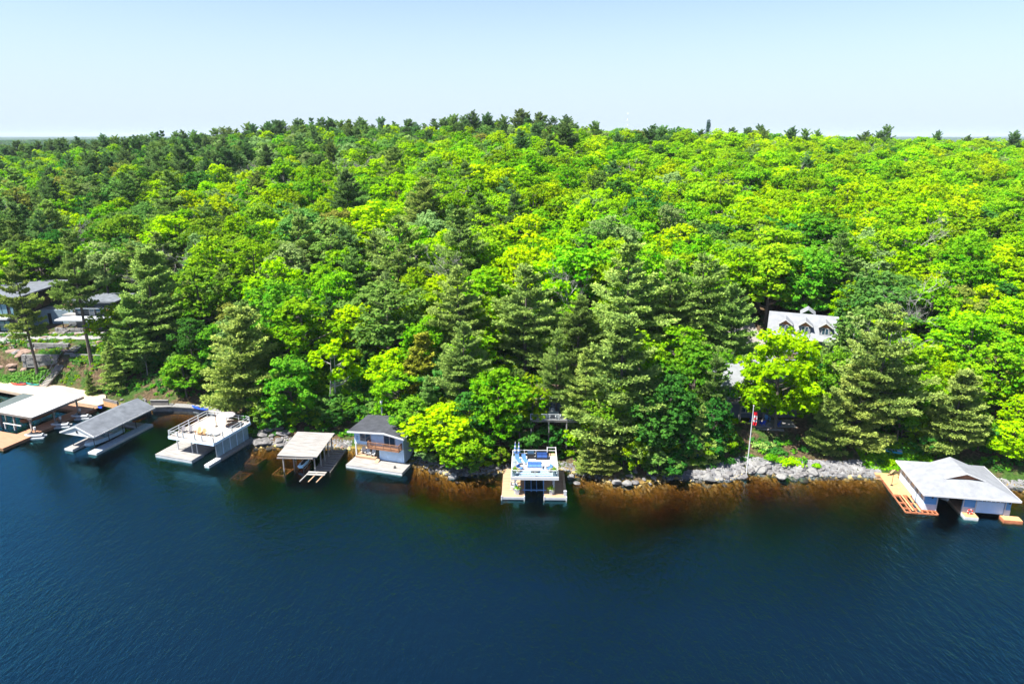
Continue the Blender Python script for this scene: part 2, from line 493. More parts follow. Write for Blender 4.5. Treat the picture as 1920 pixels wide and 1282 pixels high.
def broadleaf(seed, h, r, base, lobes=52, tufts=13, cards=13, leaf=0.245, fill=1.0, spread=1.0, bark=None, stems=1):
    """a deciduous tree: trunk with limbs, and a crown of leaf sprays gathered in tufts on irregular boughs"""
    g = np.random.default_rng(seed)
    zc = h * (base + 1) / 2; rz = h * (1 - base) / 2
    L = []
    while len(L) < lobes:
        p = g.normal(size=3); p /= np.linalg.norm(p)
        q = p * g.uniform(0.45, 0.86) ** 0.7
        if q[2] < -0.75: continue
        L.append(q)
    L = np.array(L)
    skew = 1 + 0.22 * np.sin(np.arctan2(L[:, 1], L[:, 0]) * 2 + g.uniform(0, 6)) + 0.12 * np.sin(np.arctan2(L[:, 1], L[:, 0]) * 3 + g.uniform(0, 6))
    wide = 1 - 0.35 * np.clip(L[:, 2], 0, 1) ** 2
    C = np.stack([L[:, 0] * r * skew * wide, L[:, 1] * r * skew * wide, zc + L[:, 2] * rz], 1)
    lr = r * g.uniform(0.2, 0.34, lobes) * spread
    # tufts on each bough
    n = lobes * tufts
    li = np.repeat(np.arange(lobes), tufts)
    d = g.normal(size=(n, 3)); d[:, 2] = np.abs(d[:, 2]) * 0.9 - 0.35; d /= np.linalg.norm(d, axis=1, keepdims=True)
    T = C[li] + d * (lr[li] * g.uniform(0.55, 1.08, n))[:, None] * np.array([1, 1, 0.72])
    tr_ = g.uniform(0.28, 0.55, n) * (r / 4.5) ** 0.5
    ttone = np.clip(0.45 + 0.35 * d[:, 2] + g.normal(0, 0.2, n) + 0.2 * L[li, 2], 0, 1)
    m = n * cards
    ti = np.repeat(np.arange(n), cards)
    e = g.normal(size=(m, 3)); e[:, 2] = np.abs(e[:, 2]) * 0.7 - 0.15; e /= np.linalg.norm(e, axis=1, keepdims=True)
    pos = T[ti] + e * (tr_[ti] * g.uniform(0.4, 1.05, m))[:, None]
    keep = g.random(m) < fill
    pos, e, ti = pos[keep], e[keep], ti[keep]; m = len(pos)
    nr = e * 0.8 + d[ti] * 0.5 + g.normal(size=(m, 3)) * 0.45 + np.array([0, 0, 0.45])
    a, b = basis(nr, g)
    s = leaf * g.uniform(0.6, 1.3, m)[:, None]
    a, b = a * s, b * s * 0.75
    V = np.stack([pos - a, pos - b * g.uniform(0.7, 1.2, (m, 1)), pos + a, pos + b * g.uniform(0.7, 1.2, (m, 1))], 1).reshape(-1, 3)
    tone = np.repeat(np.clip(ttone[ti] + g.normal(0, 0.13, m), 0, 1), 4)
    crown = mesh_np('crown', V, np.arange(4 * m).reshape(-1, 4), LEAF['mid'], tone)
    tb = MB()
    tr0 = 0.016 * h + 0.05
    for sidx in range(stems):
        bx, by = (g.normal(0, 0.3, 2) if stems > 1 else (0, 0))
        lean = g.normal(0, 0.03 if stems == 1 else 0.09, 2)
        pts, rad = [], []
        for k in range(7):
            t = k / 6
            pts.append((bx + lean[0] * h * t + math.sin(t * 4 + sidx) * 0.15, by + lean[1] * h * t, -0.8 + t * h * 0.9))
            rad.append(tr0 * (1 - 0.82 * t) * (1.3 if k == 0 else 1) / (stems ** 0.5))
        tb.tube(pts, rad, 7)
        for j in g.choice(lobes, max(8, lobes // (2 * stems)), replace=False):
            c = C[j]; z0 = max(h * base * 0.75, min(c[2] - 0.6 * math.hypot(c[0], c[1]), h * 0.8))
            t = (z0 + 0.8) / (h * 0.9)
            q = Vector((bx + lean[0] * h * t + math.sin(t * 4 + sidx) * 0.15, by + lean[1] * h * t, z0))
            mid = q.lerp(Vector(c), 0.5) + Vector((0, 0, -0.25))
            tb.tube([q, mid, Vector(c)], [tr0 * 0.42 * (1 - t * 0.5), tr0 * 0.25, tr0 * 0.08], 4, False)
    return tb.mesh('trunk', bark or BARK), crown

def conifer(seed, h, r, base, tiers=15, per=6, tuft=9, needle=0.46, droop=0.1, shape='pine', gap=0.12, width=0.095, dens=1.0):
    """a conifer: straight leader, whorls of boughs carrying flat plumes of needle tufts"""
    g = np.random.default_rng(seed)
    tb = MB()
    tr0 = 0.013 * h + 0.06
    bend = g.normal(0, 0.012, 2)
    ax = lambda z: np.array([bend[0] * z * z / h + 0.1 * math.sin(z * 0.5), bend[1] * z * z / h, z])
    tb.tube([ax(-0.8 if k == 0 else h * k / 8) for k in range(9)], [tr0 * (1.25 if k == 0 else 1) * (1 - 0.93 * k / 8) for k in range(9)], 7)
    tp, td, tt = [], [], []
    for i in range(tiers):
        f = (i + g.uniform(-0.35, 0.35)) / tiers
        f = min(max(f, 0), 0.985)
        z = h * (base + (1 - base) * f)
        if shape == 'pine':
            prof = (1 - f) ** 0.75 * min(1.0, 0.7 + f * 1.6) + 0.05
            rise = 0.08 + 0.8 * f * f
        elif shape == 'flat':
            prof = (1 - f) ** 0.4 * (0.6 + 0.4 * g.random()); rise = 0.15 + 0.75 * f
        elif shape == 'spire':
            prof = (1 - f) ** 0.9 + 0.04; rise = -0.05 + 0.4 * f
        else:  # column, cedar
            prof = (1 - f) ** 0.55 * 0.9 + 0.06; rise = 0.35 + 0.6 * f
        k0 = g.uniform(0, 6.28)
        for j in range(per):
            if g.random() < gap: continue
            ang = k0 + j * 2 * math.pi / per + g.normal(0, 0.25)
            Lb = r * prof * g.uniform(0.38, 1.18)
            dr = np.array([math.cos(ang), math.sin(ang), 0])
            side = np.array([-dr[1], dr[0], 0])
            p0 = ax(z + g.normal(0, 0.4) * h * (1 - base) / tiers * (0.5 + f))
            segs = 5
            pts = []
            for q in range(segs + 1):
                t = q / segs
                pts.append(p0 + dr * Lb * t + np.array([0, 0, Lb * (rise * t - droop * t * (1.6 - t) + 0.10 * t * t)]))
            tb.tube(pts, [max(0.02, tr0 * 0.26 * (1 - f * 0.6)) * (1 - 0.8 * q / segs) for q in range(segs + 1)], 3, False)
            nt_ = max(4, int((Lb * 6.5 + 3) * dens))
            for q in range(nt_):
                t = 0.22 + 0.78 * (q + g.random()) / nt_
                wdt = 0.42 * Lb * (1 - t) + 0.16 * Lb * (t > 0.3) * 0.6 + 0.12
                base_p = p0 + dr * Lb * t + np.array([0, 0, Lb * (rise * t - droop * t * (1.6 - t) + 0.10 * t * t)])
                for sgn in (-1, 1):
                    off = side * sgn * wdt * g.uniform(0.05, 1.0) + dr * g.uniform(-0.1, 0.25) * wdt
                    tp.append(base_p + off + np.array([0, 0, g.normal(0.02, 0.06) - 0.08 * abs(off[0] * side[0] + off[1] * side[1])]))
                    td.append(dr * 0.75 + side * sgn * 0.45 + np.array([0, 0, 0.55]))
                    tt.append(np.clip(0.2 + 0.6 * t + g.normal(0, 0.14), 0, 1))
    for q in range(10):
        tp.append(ax(h * (1 - 0.015 * q))); td.append(np.array([0, 0, 1.0])); tt.append(0.6)
    tp, td, tt = np.array(tp), np.array(td), np.array(tt)
    m = len(tp) * tuft
    ti = np.repeat(np.arange(len(tp)), tuft)
    D = td[ti] + g.normal(size=(m, 3)) * 0.62
    D /= np.linalg.norm(D, axis=1, keepdims=True)
    pos = tp[ti] + g.normal(size=(m, 3)) * 0.07
    a = np.cross(D, np.array([0, 0, 1.0]) + g.normal(size=(m, 3)) * 0.45); a /= np.linalg.norm(a, axis=1, keepdims=True) + 1e-9
    ln = needle * g.uniform(0.6, 1.2, m)[:, None]
    wv = a * width * g.uniform(0.6, 1.3, m)[:, None]
    V = np.stack([pos - wv * 0.5, pos + D * ln * 0.55 - wv, pos + D * ln, pos + D * ln * 0.55 + wv], 1).reshape(-1, 3)
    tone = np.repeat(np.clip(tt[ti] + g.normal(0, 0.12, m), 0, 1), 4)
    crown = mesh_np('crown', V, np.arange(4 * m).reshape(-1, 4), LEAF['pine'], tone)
    return tb.mesh('trunk', BARK), crown

def bare(seed, h, r):
    g = np.random.default_rng(seed); tb = MB()
    def br(p, d, ln, rad, lvl):
        q = p + d * ln * 0.5 + Vector(g.normal(0, 0.04 * ln, 3)); e = p + d * ln
        tb.tube([p, q, e], [rad, rad * 0.75, rad * 0.45], 4, False)
        if lvl < 4:
            for k in range(4 if lvl else 9):
                t = g.uniform(0.35, 1.0); nd = (d + Vector(g.normal(0, 0.62, 3)) + Vector((0, 0, 0.15))).normalized()
                br(p.lerp(e, t), nd, ln * g.uniform(0.4, 0.62), rad * 0.5, lvl + 1)
    br(Vector((0, 0, -0.5)), Vector((0, 0, 1)), h * 0.72, 0.16, 0)
    return tb.mesh('trunk', DEADW), None

# kinds: (trunk mesh, crown mesh, height, radius)
KIND = {}
def kind(name, fn, *a, **k):
    t, c = fn(*a, **k); KIND[name] = (t, c, a[1], a[2])
for i in range(4): kind('maple%d' % i, broadleaf, 100 + i, 15, 5.4, 0.16)
for i in range(2): kind('lush%d' % i, broadleaf, 130 + i, 14, 6.0, 0.06, lobes=72)
for i in range(2): kind('tall%d' % i, broadleaf, 140 + i, 18, 5.2, 0.26, lobes=54, fill=0.85)
for i in range(2): kind('thin%d' % i, broadleaf, 150 + i, 14, 3.8, 0.3, lobes=34, tufts=9, fill=0.6, bark=DEADW)
for i in range(2): kind('small%d' % i, broadleaf, 160 + i, 7, 3.2, 0.02, lobes=28, tufts=10, leaf=0.21)
for i in range(3): kind('crestpine%d' % i, conifer, 240 + i, 21, 6.2, 0.4, tiers=16, per=6, gap=0.3, droop=0.0, shape='flat')
kind('birch', broadleaf, 170, 11, 3.0, 0.4, lobes=24, tufts=9, fill=0.85, bark=BIRCH, stems=2)
for i in range(4): kind('pine%d' % i, conifer, 200 + i, 21, 6.9, 0.2, tiers=(17, 19, 16, 18)[i], gap=0.27)
kind('tallpine0', conifer, 210, 24, 5.4, 0.45, tiers=11)
kind('tallpine1', conifer, 211, 24, 5.8, 0.36, tiers=12, gap=0.3)
kind('shorepine0', conifer, 212, 17, 6.0, 0.05, tiers=18, per=7, droop=0.12, gap=0.2)
kind('shorepine1', conifer, 213, 15, 5.6, 0.03, tiers=17, per=7, droop=0.15, gap=0.2)
kind('hemlock0', conifer, 214, 13, 3.9, 0.03, tiers=15, per=7, shape='spire', droop=0.25, needle=0.32, gap=0.05)
kind('cedar0', conifer, 215, 12, 2.4, 0.03, tiers=26, per=7, shape='column', droop=0.1, needle=0.3, gap=0.03)
kind('bare0', bare, 220, 15, 4)
kind('bare1', bare, 221, 13, 4)
# ---------------------------------------------------------------- which tree stands where
PALETTE_WORD = {'gold': 'yellow-green', 'yellow': 'yellow-green', 'lime': 'lime-green', 'bright': 'bright green', 'mid': 'mid-green', 'dark': 'dark green',
                'soft': 'soft grey-green', 'olive': 'olive-brown', 'pine': 'green', 'dead': 'grey', 'palepine': 'pale', 'darkpine': 'dark', 'cedar': 'bronze-green'}
TREES = []      # dicts of everything planted one by one

def is_con(k): return k.startswith(('crest', 'pine', 'tall' + 'pine', 'shorepine', 'hemlock', 'cedar'))

def plant(k, colr, x, y, h, rot=None, wide=1.0, label=None, sink=0.0):
    t, c, kh, kr = KIND[k]
    z = gz(x, y) - sink
    s = h / kh
    TREES.append(dict(k=k, c=colr, x=x, y=y, z=z, h=h, s=s, w=wide, rot=rnd.uniform(0, 6.28) if rot is None else rot, label=label, r=kr * s * wide))

def plant_px(k, colr, u, v, h, wide=1.0, label=None, rot=None):
    q = stand(u, v, h)
    if q: plant(k, colr, q[0], q[1], h, rot, wide, label)

# near the shore, each by hand: kind, colour, crown-top pixel, height, width factor, label
HAND = [
 ('shorepine0', 'palepine', 268, 470, 22, 1.0, 'broad pale pine just right of the modern houses'),
 ('maple0', 'lime', 208, 572, 12, 0.9, 'lime-green maple covering the right end of the charcoal modern house'),
 ('hemlock0', 'palepine', 205, 640, 9, 1.1, 'small pale pine on the bank right of the grey stairs'),
 ('shorepine0', 'palepine', 445, 578, 19.5, 1.0, 'full pale pine whose lower boughs touch the railed deck boathouse'),
 ('maple0', 'bright', 340, 668, 8.5, 1.15, 'bright green maple hanging over the blue kayak wall'),
 ('tall0', 'bright', 368, 487, 19, 1.0, 'tall bright green tree with pale trunks left of the shore pine'),
 ('lush0', 'bright', 540, 668, 12.5, 0.9, 'lush bright green maple behind the grey plank-roofed boat port'),
 ('birch', 'yellow', 622, 640, 14, 0.9, 'twin-trunked birch with yellow leaves left of the blue cottage'),
 ('tall1', 'lime', 562, 548, 18, 1.15, 'rounded lime-green tree above the plank-roofed boat port'),
 ('tall0', 'mid', 728, 516, 19, 1.25, 'big mid-green tree straight above the blue boathouse cottage'),
 ('small0', 'bright', 712, 700, 6, 0.9, 'small bright green tree behind the stove pipe'),
 ('cedar0', 'cedar', 792, 628, 13, 1.2, 'bronze-green cedar right of the big tree above the blue cottage'),
 ('cedar0', 'cedar', 768, 668, 10, 1.1, 'smaller bronze-green cedar just behind the blue cottage roof'),
 ('small1', 'mid', 812, 672, 9, 1.0, 'rounded mid-green tree right of the bronze cedars'),
 ('lush0', 'lime', 862, 800, 7.5, 1.1, 'lime-green maple overhanging the rocks left of the shore stairs'),
 ('small0', 'bright', 905, 812, 5, 1.0, 'bright green young tree directly left of the shore stairs'),
 ('maple0', 'bright', 775, 745, 9, 1.0, 'bright green maple against the back right corner of the blue cottage'),
 ('small1', 'mid', 880, 850, 3.5, 1.2, 'mid-green bushy tree over the dark water rocks left of the middle boathouse'),
 ('lush1', 'bright', 1160, 720, 11, 0.9, 'bright green leafy tree behind the low bushy shore pine'),
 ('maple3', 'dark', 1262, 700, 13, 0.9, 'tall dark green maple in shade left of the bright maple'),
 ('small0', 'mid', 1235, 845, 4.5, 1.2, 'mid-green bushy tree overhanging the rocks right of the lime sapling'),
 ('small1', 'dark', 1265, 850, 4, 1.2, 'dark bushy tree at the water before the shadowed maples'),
 ('shorepine1', 'palepine', 1105, 820, 6, 0.9, 'small pale pine nearest the right dock of the middle boathouse'),
 ('pine0', 'palepine', 1100, 655, 16, 0.8, 'pale pine whose boughs hide the right half of the hidden cottage'),
 ('maple2', 'lime', 1000, 700, 11, 0.75, 'lime-green tree screening the left corner of the hidden cottage'),
 ('pine3', 'pine', 1045, 640, 15, 0.7, 'green pine rising right behind the hidden cottage roof'),
 ('shorepine0', 'palepine', 235, 560, 15, 0.9, 'pale pine screening the right side of the charcoal modern house'),
 ('hemlock0', 'pine', 800, 705, 10, 1.0, 'little dark-centred conifer above the yellow-green shore maple'),
 ('maple1', 'yellow', 835, 757, 9.2, 1.5, 'wide yellow-green maple leaning over the water right of the blue cottage'),
 ('maple2', 'lime', 800, 790, 6.5, 1.2, 'low lime-green maple touching the right wall of the blue cottage'),
 ('small0', 'soft', 812, 828, 4, 1.1, 'soft grey-green bush overhanging the water right of the blue cottage'),
 ('lush1', 'lime', 935, 690, 13, 0.95, 'rounded lime-green maple above the wooden shore stairs'),
 ('small1', 'bright', 938, 838, 3.2, 1.0, 'small bright shrub-like tree at the foot of the wooden stairs'),
 ('pine0', 'palepine', 985, 498, 21, 1.05, 'large pale pine rising behind the grey hidden cottage'),
 ('pine1', 'pine', 1085, 560, 17, 0.9, 'green pine just above the hidden cottage roof'),
 ('pine2', 'pine', 1060, 742, 8.5, 0.5, 'slim pine in front of the cottage deck'),
 ('pine3', 'palepine', 1182, 462, 23, 1.1, 'giant pale pine at the centre-right of the shore slope'),
 ('shorepine0', 'palepine', 1168, 598, 21, 1.0, 'broad pale pine reaching down to the water right of the middle boathouse'),
 ('shorepine1', 'palepine', 1130, 792, 8, 1.0, 'low bushy pine at the water beside the middle boathouse'),
 ('small0', 'lime', 1110, 775, 7, 0.9, 'lime-green sapling left of the low bushy shore pine'),
 ('small1', 'lime', 1196, 818, 6.0, 0.7, 'slender lime-green sapling with leaves touching the water'),
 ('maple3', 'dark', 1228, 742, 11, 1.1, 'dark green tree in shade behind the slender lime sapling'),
 ('lush0', 'bright', 1308, 640, 14, 0.85, 'bright green maple left of the grey lake house'),
 ('hemlock0', 'palepine', 1318, 758, 9, 0.9, 'small pale conifer with tiered boughs below the bright maple'),
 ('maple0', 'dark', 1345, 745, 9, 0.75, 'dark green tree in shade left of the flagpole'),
 ('maple1', 'dark', 1278, 800, 6.5, 1.0, 'low dark green tree right of the lime sapling at the rocks'),
 ('pine1', 'palepine', 1382, 538, 21, 0.85, 'pale pine beside the left end of the dormered garage'),
 ('pine2', 'pine', 1318, 478, 21, 1.1, 'green pine upslope left of the pale pine by the garage'),
 ('pine0', 'pine', 1262, 490, 20, 0.9, 'green pine between the giant pale pine and the garage pines'),
 ('tallpine1', 'pine', 1345, 660, 15, 0.75, 'shadowed pine hanging over the lake house roof'),
 ('lush0', 'gold', 1476, 612, 17.3, 0.9, 'brilliant yellow-green maple in front of the lake house'),
 ('pine3', 'palepine', 1672, 578, 22, 0.95, 'pale pine rising right of the yellow maple'),
 ('shorepine0', 'palepine', 1622, 686, 13.5, 1.1, 'wide grey-green pine on the stony shore between flagpole and grey-roofed boathouse'),
 ('shorepine1', 'palepine', 1562, 735, 10.5, 0.8, 'small pale pine standing on the rocks right of the flagpole'),
 ('shorepine0', 'palepine', 1808, 700, 13.5, 1.05, 'wide pale pine directly behind the grey-roofed boathouse'),
 ('maple3', 'lime', 1872, 640, 13, 1.0, 'lime-green maple at the right edge above the grey-roofed boathouse'),
 ('small0', 'olive', 1908, 668, 10, 1.0, 'olive-brown leafed tree at the right edge of the shore'),
 ('lush1', 'yellow', 1905, 790, 7, 1.0, 'low yellow-green tree on the rocks right of the grey-roofed boathouse'),
 ('tall1', 'lime', 1735, 640, 15, 0.8, 'lime-green tree between the two pale pines at the right'),
 ('maple0', 'bright', 1700, 720, 10, 0.75, 'bright green tree shading the grass left of the grey-roofed boathouse'),
 ('tall0', 'mid', 1625, 560, 17, 0.9, 'mid-green tree just right of the garage under taller growth'),
 ('maple0', 'bright', 1575, 655, 10, 0.7, 'bright green tree between the garage and the yellow maple'),
 ('thin0', 'soft', 1608, 590, 15, 1.0, 'thin grey-green tree covering the right end of the garage'),
 ('maple1', 'lime', 1832, 588, 14, 1.1, 'lime-green maple upslope of the wide pale pine at the right'),
 ('small1', 'dark', 640, 740, 5.5, 0.8, 'small dark tree in shade between the birch and the blue cottage'),
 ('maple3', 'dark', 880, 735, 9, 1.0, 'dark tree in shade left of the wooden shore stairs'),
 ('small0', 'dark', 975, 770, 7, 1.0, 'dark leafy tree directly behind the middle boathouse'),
 ('small1', 'dark', 1030, 800, 5, 1.1, 'low dark leafy tree under the cottage deck'),
 ('tallpine0', 'pine', 312, 322, 26, 1.0, 'tall pine with a long dark bare trunk beside the upper road'),
 ('pine1', 'darkpine', 650, 322, 22, 0.9, 'dark flat-boughed pine standing alone above the centre-left slope'),
 ('pine2', 'pine', 742, 405, 22, 1.0, 'broad green pine midway up the slope above the blue cottage'),
 ('pine3', 'pine', 862, 395, 22, 1.0, 'green pine midway up the slope, right of two broad pines'),
 ('pine0', 'palepine', 858, 500, 20, 0.95, 'weathered pale pine with grey inner boughs above the shore maple'),
 ('pine0', 'darkpine', 110, 262, 22, 1.0, 'big dark cone-shaped pine below the horizon at the left'),
 ('pine1', 'cedar', 178, 305, 17, 1.15, 'yellowish pine just right of the big dark cone-shaped pine'),
 ('pine3', 'pine', 22, 318, 22, 1.0, 'wide green pine at the left edge below the distant lake'),
 ('bare0', 'dead', 1330, 325, 15, 1.0, 'pale leafless tree with fine grey twigs mid-slope'),
 ('bare1', 'dead', 848, 478, 14, 1.0, 'grey leafless tree between two pines above the centre'),
 ('bare1', 'dead', 1490, 315, 13, 1.0, 'small group of pale bare stems high on the right slope'),
 ('bare0', 'dead', 1697, 438, 13, 1.0, 'leafless grey tree among yellow maples at the right'),
 ('bare0', 'dead', 345, 280, 13, 1.0, 'grey dead tree leaning among the treetops at the upper left'),
 ('bare1', 'dead', 545, 470, 12, 1.0, 'grey leafless tree poking out of the soft green crowns left of centre'),
 ('maple3', 'dark', 1850, 388, 15, 1.1, 'dark round maple standing out against yellow trees at the right'),
]
for k, c, u, v, h, wdt, lb in HAND: plant_px(k, c, u, v, h, wdt * (1.2 if 'pine' in k else 1.12), lb)
_x, _y, _ = P(66, 682, 4.6); plant('tallpine1', 'palepine', _x, _y, 25, 1.0, 0.85, 'tall pine with bare trunk at the left edge before the dark brown modern house')
_x, _y, _ = P(173, 688, 4.6); plant('tallpine0', 'pine', _x, _y, 27, 2.2, 0.9, 'tall pine with long bare trunk before the charcoal modern house')
plant_px('hemlock0', 'palepine', 165, 700, 5, 1.0, 'small pale sapling pine on the bank between the stairs and the timber wall')
for (u, h, k) in [(195, 24, 'pine0'), (420, 22, 'pine1'), (362, 22, 'pine2'), (315, 20, 'pine3'), (560, 24, 'pine1'), (605, 24, 'tallpine0'), (640, 25, 'pine0'), (680, 23, 'pine2'), (700, 23, 'tallpine1'), (740, 23, 'pine3'),
                  (780, 22, 'pine1'), (815, 22, 'pine0'), (885, 25, 'tallpine0'), (910, 22, 'pine2'), (930, 22, 'pine3'), (975, 24, 'pine1'), (1015, 22, 'tallpine1'), (1078, 23, 'pine0'), (1115, 21, 'pine2'), (1220, 24, 'pine3'),
                  (1240, 23, 'tallpine0'), (1372, 23, 'pine1'), (1402, 23, 'tallpine1'), (1483, 25, 'pine0'), (1510, 22, 'pine2'), (1532, 23, 'pine3'), (1608, 22, 'pine1'), (1650, 25, 'tallpine0'), (1662, 25, 'pine0'), (1757, 25, 'pine2'), (1815, 25, 'pine3'), (1904, 26, 'pine1'),
                  (510, 23, 'tallpine1'), (530, 22, 'pine0'), (460, 21, 'pine3'), (850, 22, 'pine2'), (1045, 21, 'pine3'), (1160, 22, 'pine1')]:
    # skyline pines stand near the crest of the hill
    a = (u - 960) / F
    best = max(np.arange(300, 470, 10), key=lambda yy: (gz(a * (yy * CT), yy) + 20 - CAM_H) / yy)
    yy = float(best) + rnd.uniform(-25, 10)
    dd = yy * CT
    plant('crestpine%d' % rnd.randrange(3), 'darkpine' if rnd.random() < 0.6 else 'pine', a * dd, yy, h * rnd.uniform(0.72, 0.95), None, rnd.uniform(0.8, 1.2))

# things the photograph shows through gaps: no tree may stand in front of them (photo box, distance)
KEEP = [((0, 515, 125, 720), 158), ((120, 540, 205, 720), 156), ((1375, 640, 1440, 790), 116), ((1440, 580, 1560, 640), 128), ((1015, 725, 1105, 800), 104), ((640, 775, 770, 890), 104),
        ((905, 795, 1065, 940), 102), ((1640, 850, 1920, 980), 97), ((300, 760, 460, 870), 120), ((515, 805, 640, 890), 104), ((0, 700, 290, 840), 134), ((1400, 755, 1700, 900), 101), ((1390, 575, 1450, 640), 140), ((270,755,400,800), 121)]
GROUND_KEEP = [(56, 128, 10, 8), (44, 110, 10, 9), (9, 105, 8, 5), (-118, 158, 9, 10), (-97, 156, 8, 7), (-102, 146, 20, 8), (-108, 163, 6, 6), (-96, 134, 8, 8)]

def crown_box(x, y, z, h, r, base):
    u0, v0, d = Q(x, y, z + h); u1, v1, d1 = Q(x, y, z + h * base)
    w_ = r * F / d
    return u0 - w_, v0, u0 + w_, v1

def clear(x, y, h, r):
    if gz(x, y) < 0.5: return False
    for cx, cy, hx, hy in GROUND_KEEP:
        if abs(x - cx) < hx + r * 0.3 and abs(y - cy) < hy + r * 0.3: return False
    if y < 170:
        z = gz(x, y)
        b = crown_box(x, y, z, h, r * 0.8, 0.1)
        for (u0, v0, u1, v1), dist in KEEP:
            if y < dist and b[0] < u1 and b[2] > u0 and b[1] < v1 and b[3] > v0: return False
    return True

cells = {}
def near_ok(x, y, r):
    ci, cj = int(x // 12), int(y // 12)
    for i in (-1, 0, 1):
        for j in (-1, 0, 1):
            for (a, b, q) in cells.get((ci + i, cj + j), ()):
                if (a - x) ** 2 + (b - y) ** 2 < ((r + q) * 0.47) ** 2: return False
    return True
def occupy(x, y, r): cells.setdefault((int(x // 12), int(y // 12)), []).append((x, y, r))
for t in TREES: occupy(t['x'], t['y'], t['r'] * 0.9)

def zone(x, y):
    """kind and colour by place: maples in young leaf on the right, pines and oaks to the left and on the crest"""
    d = y - float(shore(x)); a = x / y
    n = float(vnoise(x, y, 55)) * 1.3
    yel = np.clip(0.5 + a * 0.5 + n * 0.5, 0.05, 0.95)
    pin = np.clip(0.07 - a * 0.16 + float(vnoise(x + 500, y, 40)) * 0.3, 0.02, 0.26)
    if d > 270: pin += 0.16 - a * 0.15
    if a > 0.1 and d > 60: pin *= 0.25
    
    q = rnd.random()
    if q < pin:
        k = rnd.choice(['pine0', 'pine1', 'pine2', 'pine3', 'tallpine1'] if d < 130 else ['crestpine0', 'crestpine1', 'crestpine2', 'pine1', 'pine3'])
        c = rnd.choice(['pine', 'pine', 'darkpine', 'palepine'] if d < 130 else ['darkpine', 'pine', 'darkpine'])
        return k, c, rnd.uniform(16, 22)
    if rnd.random() < 0.03: return rnd.choice(['bare0', 'bare1']), 'dead', rnd.uniform(11, 15)
    q = rnd.random()
    if q < yel * 0.5: c = 'yellow'
    elif q < yel * 1.25: c = 'lime'
    else: c = rnd.choice(['bright', 'bright', 'mid', 'mid', 'soft', 'mid', 'soft', 'dark'] if rnd.random() < 0.94 else ['olive'])
    if c == 'soft' and rnd.random() < 0.5: return rnd.choice(['thin0', 'thin1']), c, rnd.uniform(11, 16)
    k = rnd.choice(['maple0', 'maple1', 'maple2', 'maple3', 'lush0', 'lush1', 'tall0', 'tall1'])
    return k, c, rnd.uniform(11, 19)

FAR = []
NEARMAX = 300
ncon = sum(is_con(t['k']) for t in TREES); nbro = len(TREES) - ncon
y = 88.0
cand = []
while y < 470:
    half = y * 0.80 + 12
    step = 4.0 if y < 300 else 5.0
    for x in np.arange(-half, half, step):
        cand.append((x + rnd.uniform(-step, step) * 0.48, y + rnd.uniform(-step, step) * 0.48))
    y += step * 0.9
cand.sort(key=lambda p: p[1] + rnd.uniform(0, 12))
for (x, yy) in cand:
    d = yy - float(shore(x))
    if d < 6: continue
    k, c, h = zone(x, yy)
    if d < 30: h *= rnd.uniform(0.6, 0.95)
    if yy < 165 and x < -70: h *= 0.8
    t_, c_, kh, kr = KIND[k]
    r_ = kr * h / kh
    if not near_ok(x, yy, r_): continue
    if not clear(x, yy, h, r_): continue
    occupy(x, yy, r_)
    con = is_con(k)
    if con and ncon < NEARMAX: ncon += 1; plant(k, c, x, yy, h, None, rnd.uniform(0.85, 1.2))
    elif not con and nbro < NEARMAX and abs(x) < yy * 0.78: nbro += 1; plant(k, c, x, yy, h, None, rnd.uniform(0.85, 1.25))
    else: FAR.append((k, c, x, yy, h))

# undergrowth trees that close the view beneath the crowns at the shore
for i in range(1300):
    x = rnd.uniform(-80, 78); yy = float(shore(x)) + rnd.uniform(3, 26)
    h = rnd.uniform(1.6, 5.2)
    if not clear(x, yy, h, h * 0.4): continue
    FAR.append((rnd.choice(['small0', 'small1']), rnd.choice(['bright', 'dark', 'mid', 'lime', 'dark']), x, yy, h))

def view_u(t): return Q(t['x'], t['y'], t['z'] + t['h'] * 0.7)[0]
def view_v(t): return Q(t['x'], t['y'], t['z'] + t['h'] * 0.7)[1]
LANDMARK = [(0, 'the modern houses'), (270, 'the railed deck boathouse'), (480, 'the plank-roofed boat port'), (660, 'the blue cottage'), (800, 'the low shore maple'), (930, 'the middle boathouse'),
            (1100, 'the low shore pine'), (1250, 'the dark shore trees'), (1390, 'the flagpole'), (1520, 'the small shore pine'), (1660, 'the grey-roofed boathouse'), (1800, 'the far boat doors')]
BANDS = [(262, 'on the skyline'), (300, 'high on the slope'), (345, 'on the upper slope'), (400, 'mid-slope'), (470, 'on the lower slope'), (560, 'low on the slope'), (2000, 'near the shore')]
ORD = ['leftmost', 'second from left', 'third from left', 'fourth from left', 'fifth from left', 'sixth from left', 'seventh from left', 'eighth from left', 'ninth from left', 'tenth from left'] + ['%dth from left' % i for i in range(11, 60)]
groups = {}
for t in TREES:
    if t['label']: continue
    u, v = view_u(t), view_v(t)
    lm = [n for s0, n in LANDMARK if s0 <= max(u, 0)][-1]
    bd = [n for lim, n in BANDS if v < lim][0]
    sp = 'pine' if is_con(t['k']) else 'leafless tree' if t['c'] == 'dead' else ('sparse tree' if t['k'].startswith('thin') else 'tree')
    groups.setdefault((PALETTE_WORD[t['c']], sp, bd, lm), []).append(t)
for (c, sp, bd, lm), L in groups.items():
    L.sort(key=view_u)
    for i, t in enumerate(L):
        if len(L) == 1: t['label'] = '%s %s %s above %s' % (c, sp, bd, lm)
        else: t['label'] = '%s %s, %s %s above %s' % (c, sp, ORD[i], bd, lm)

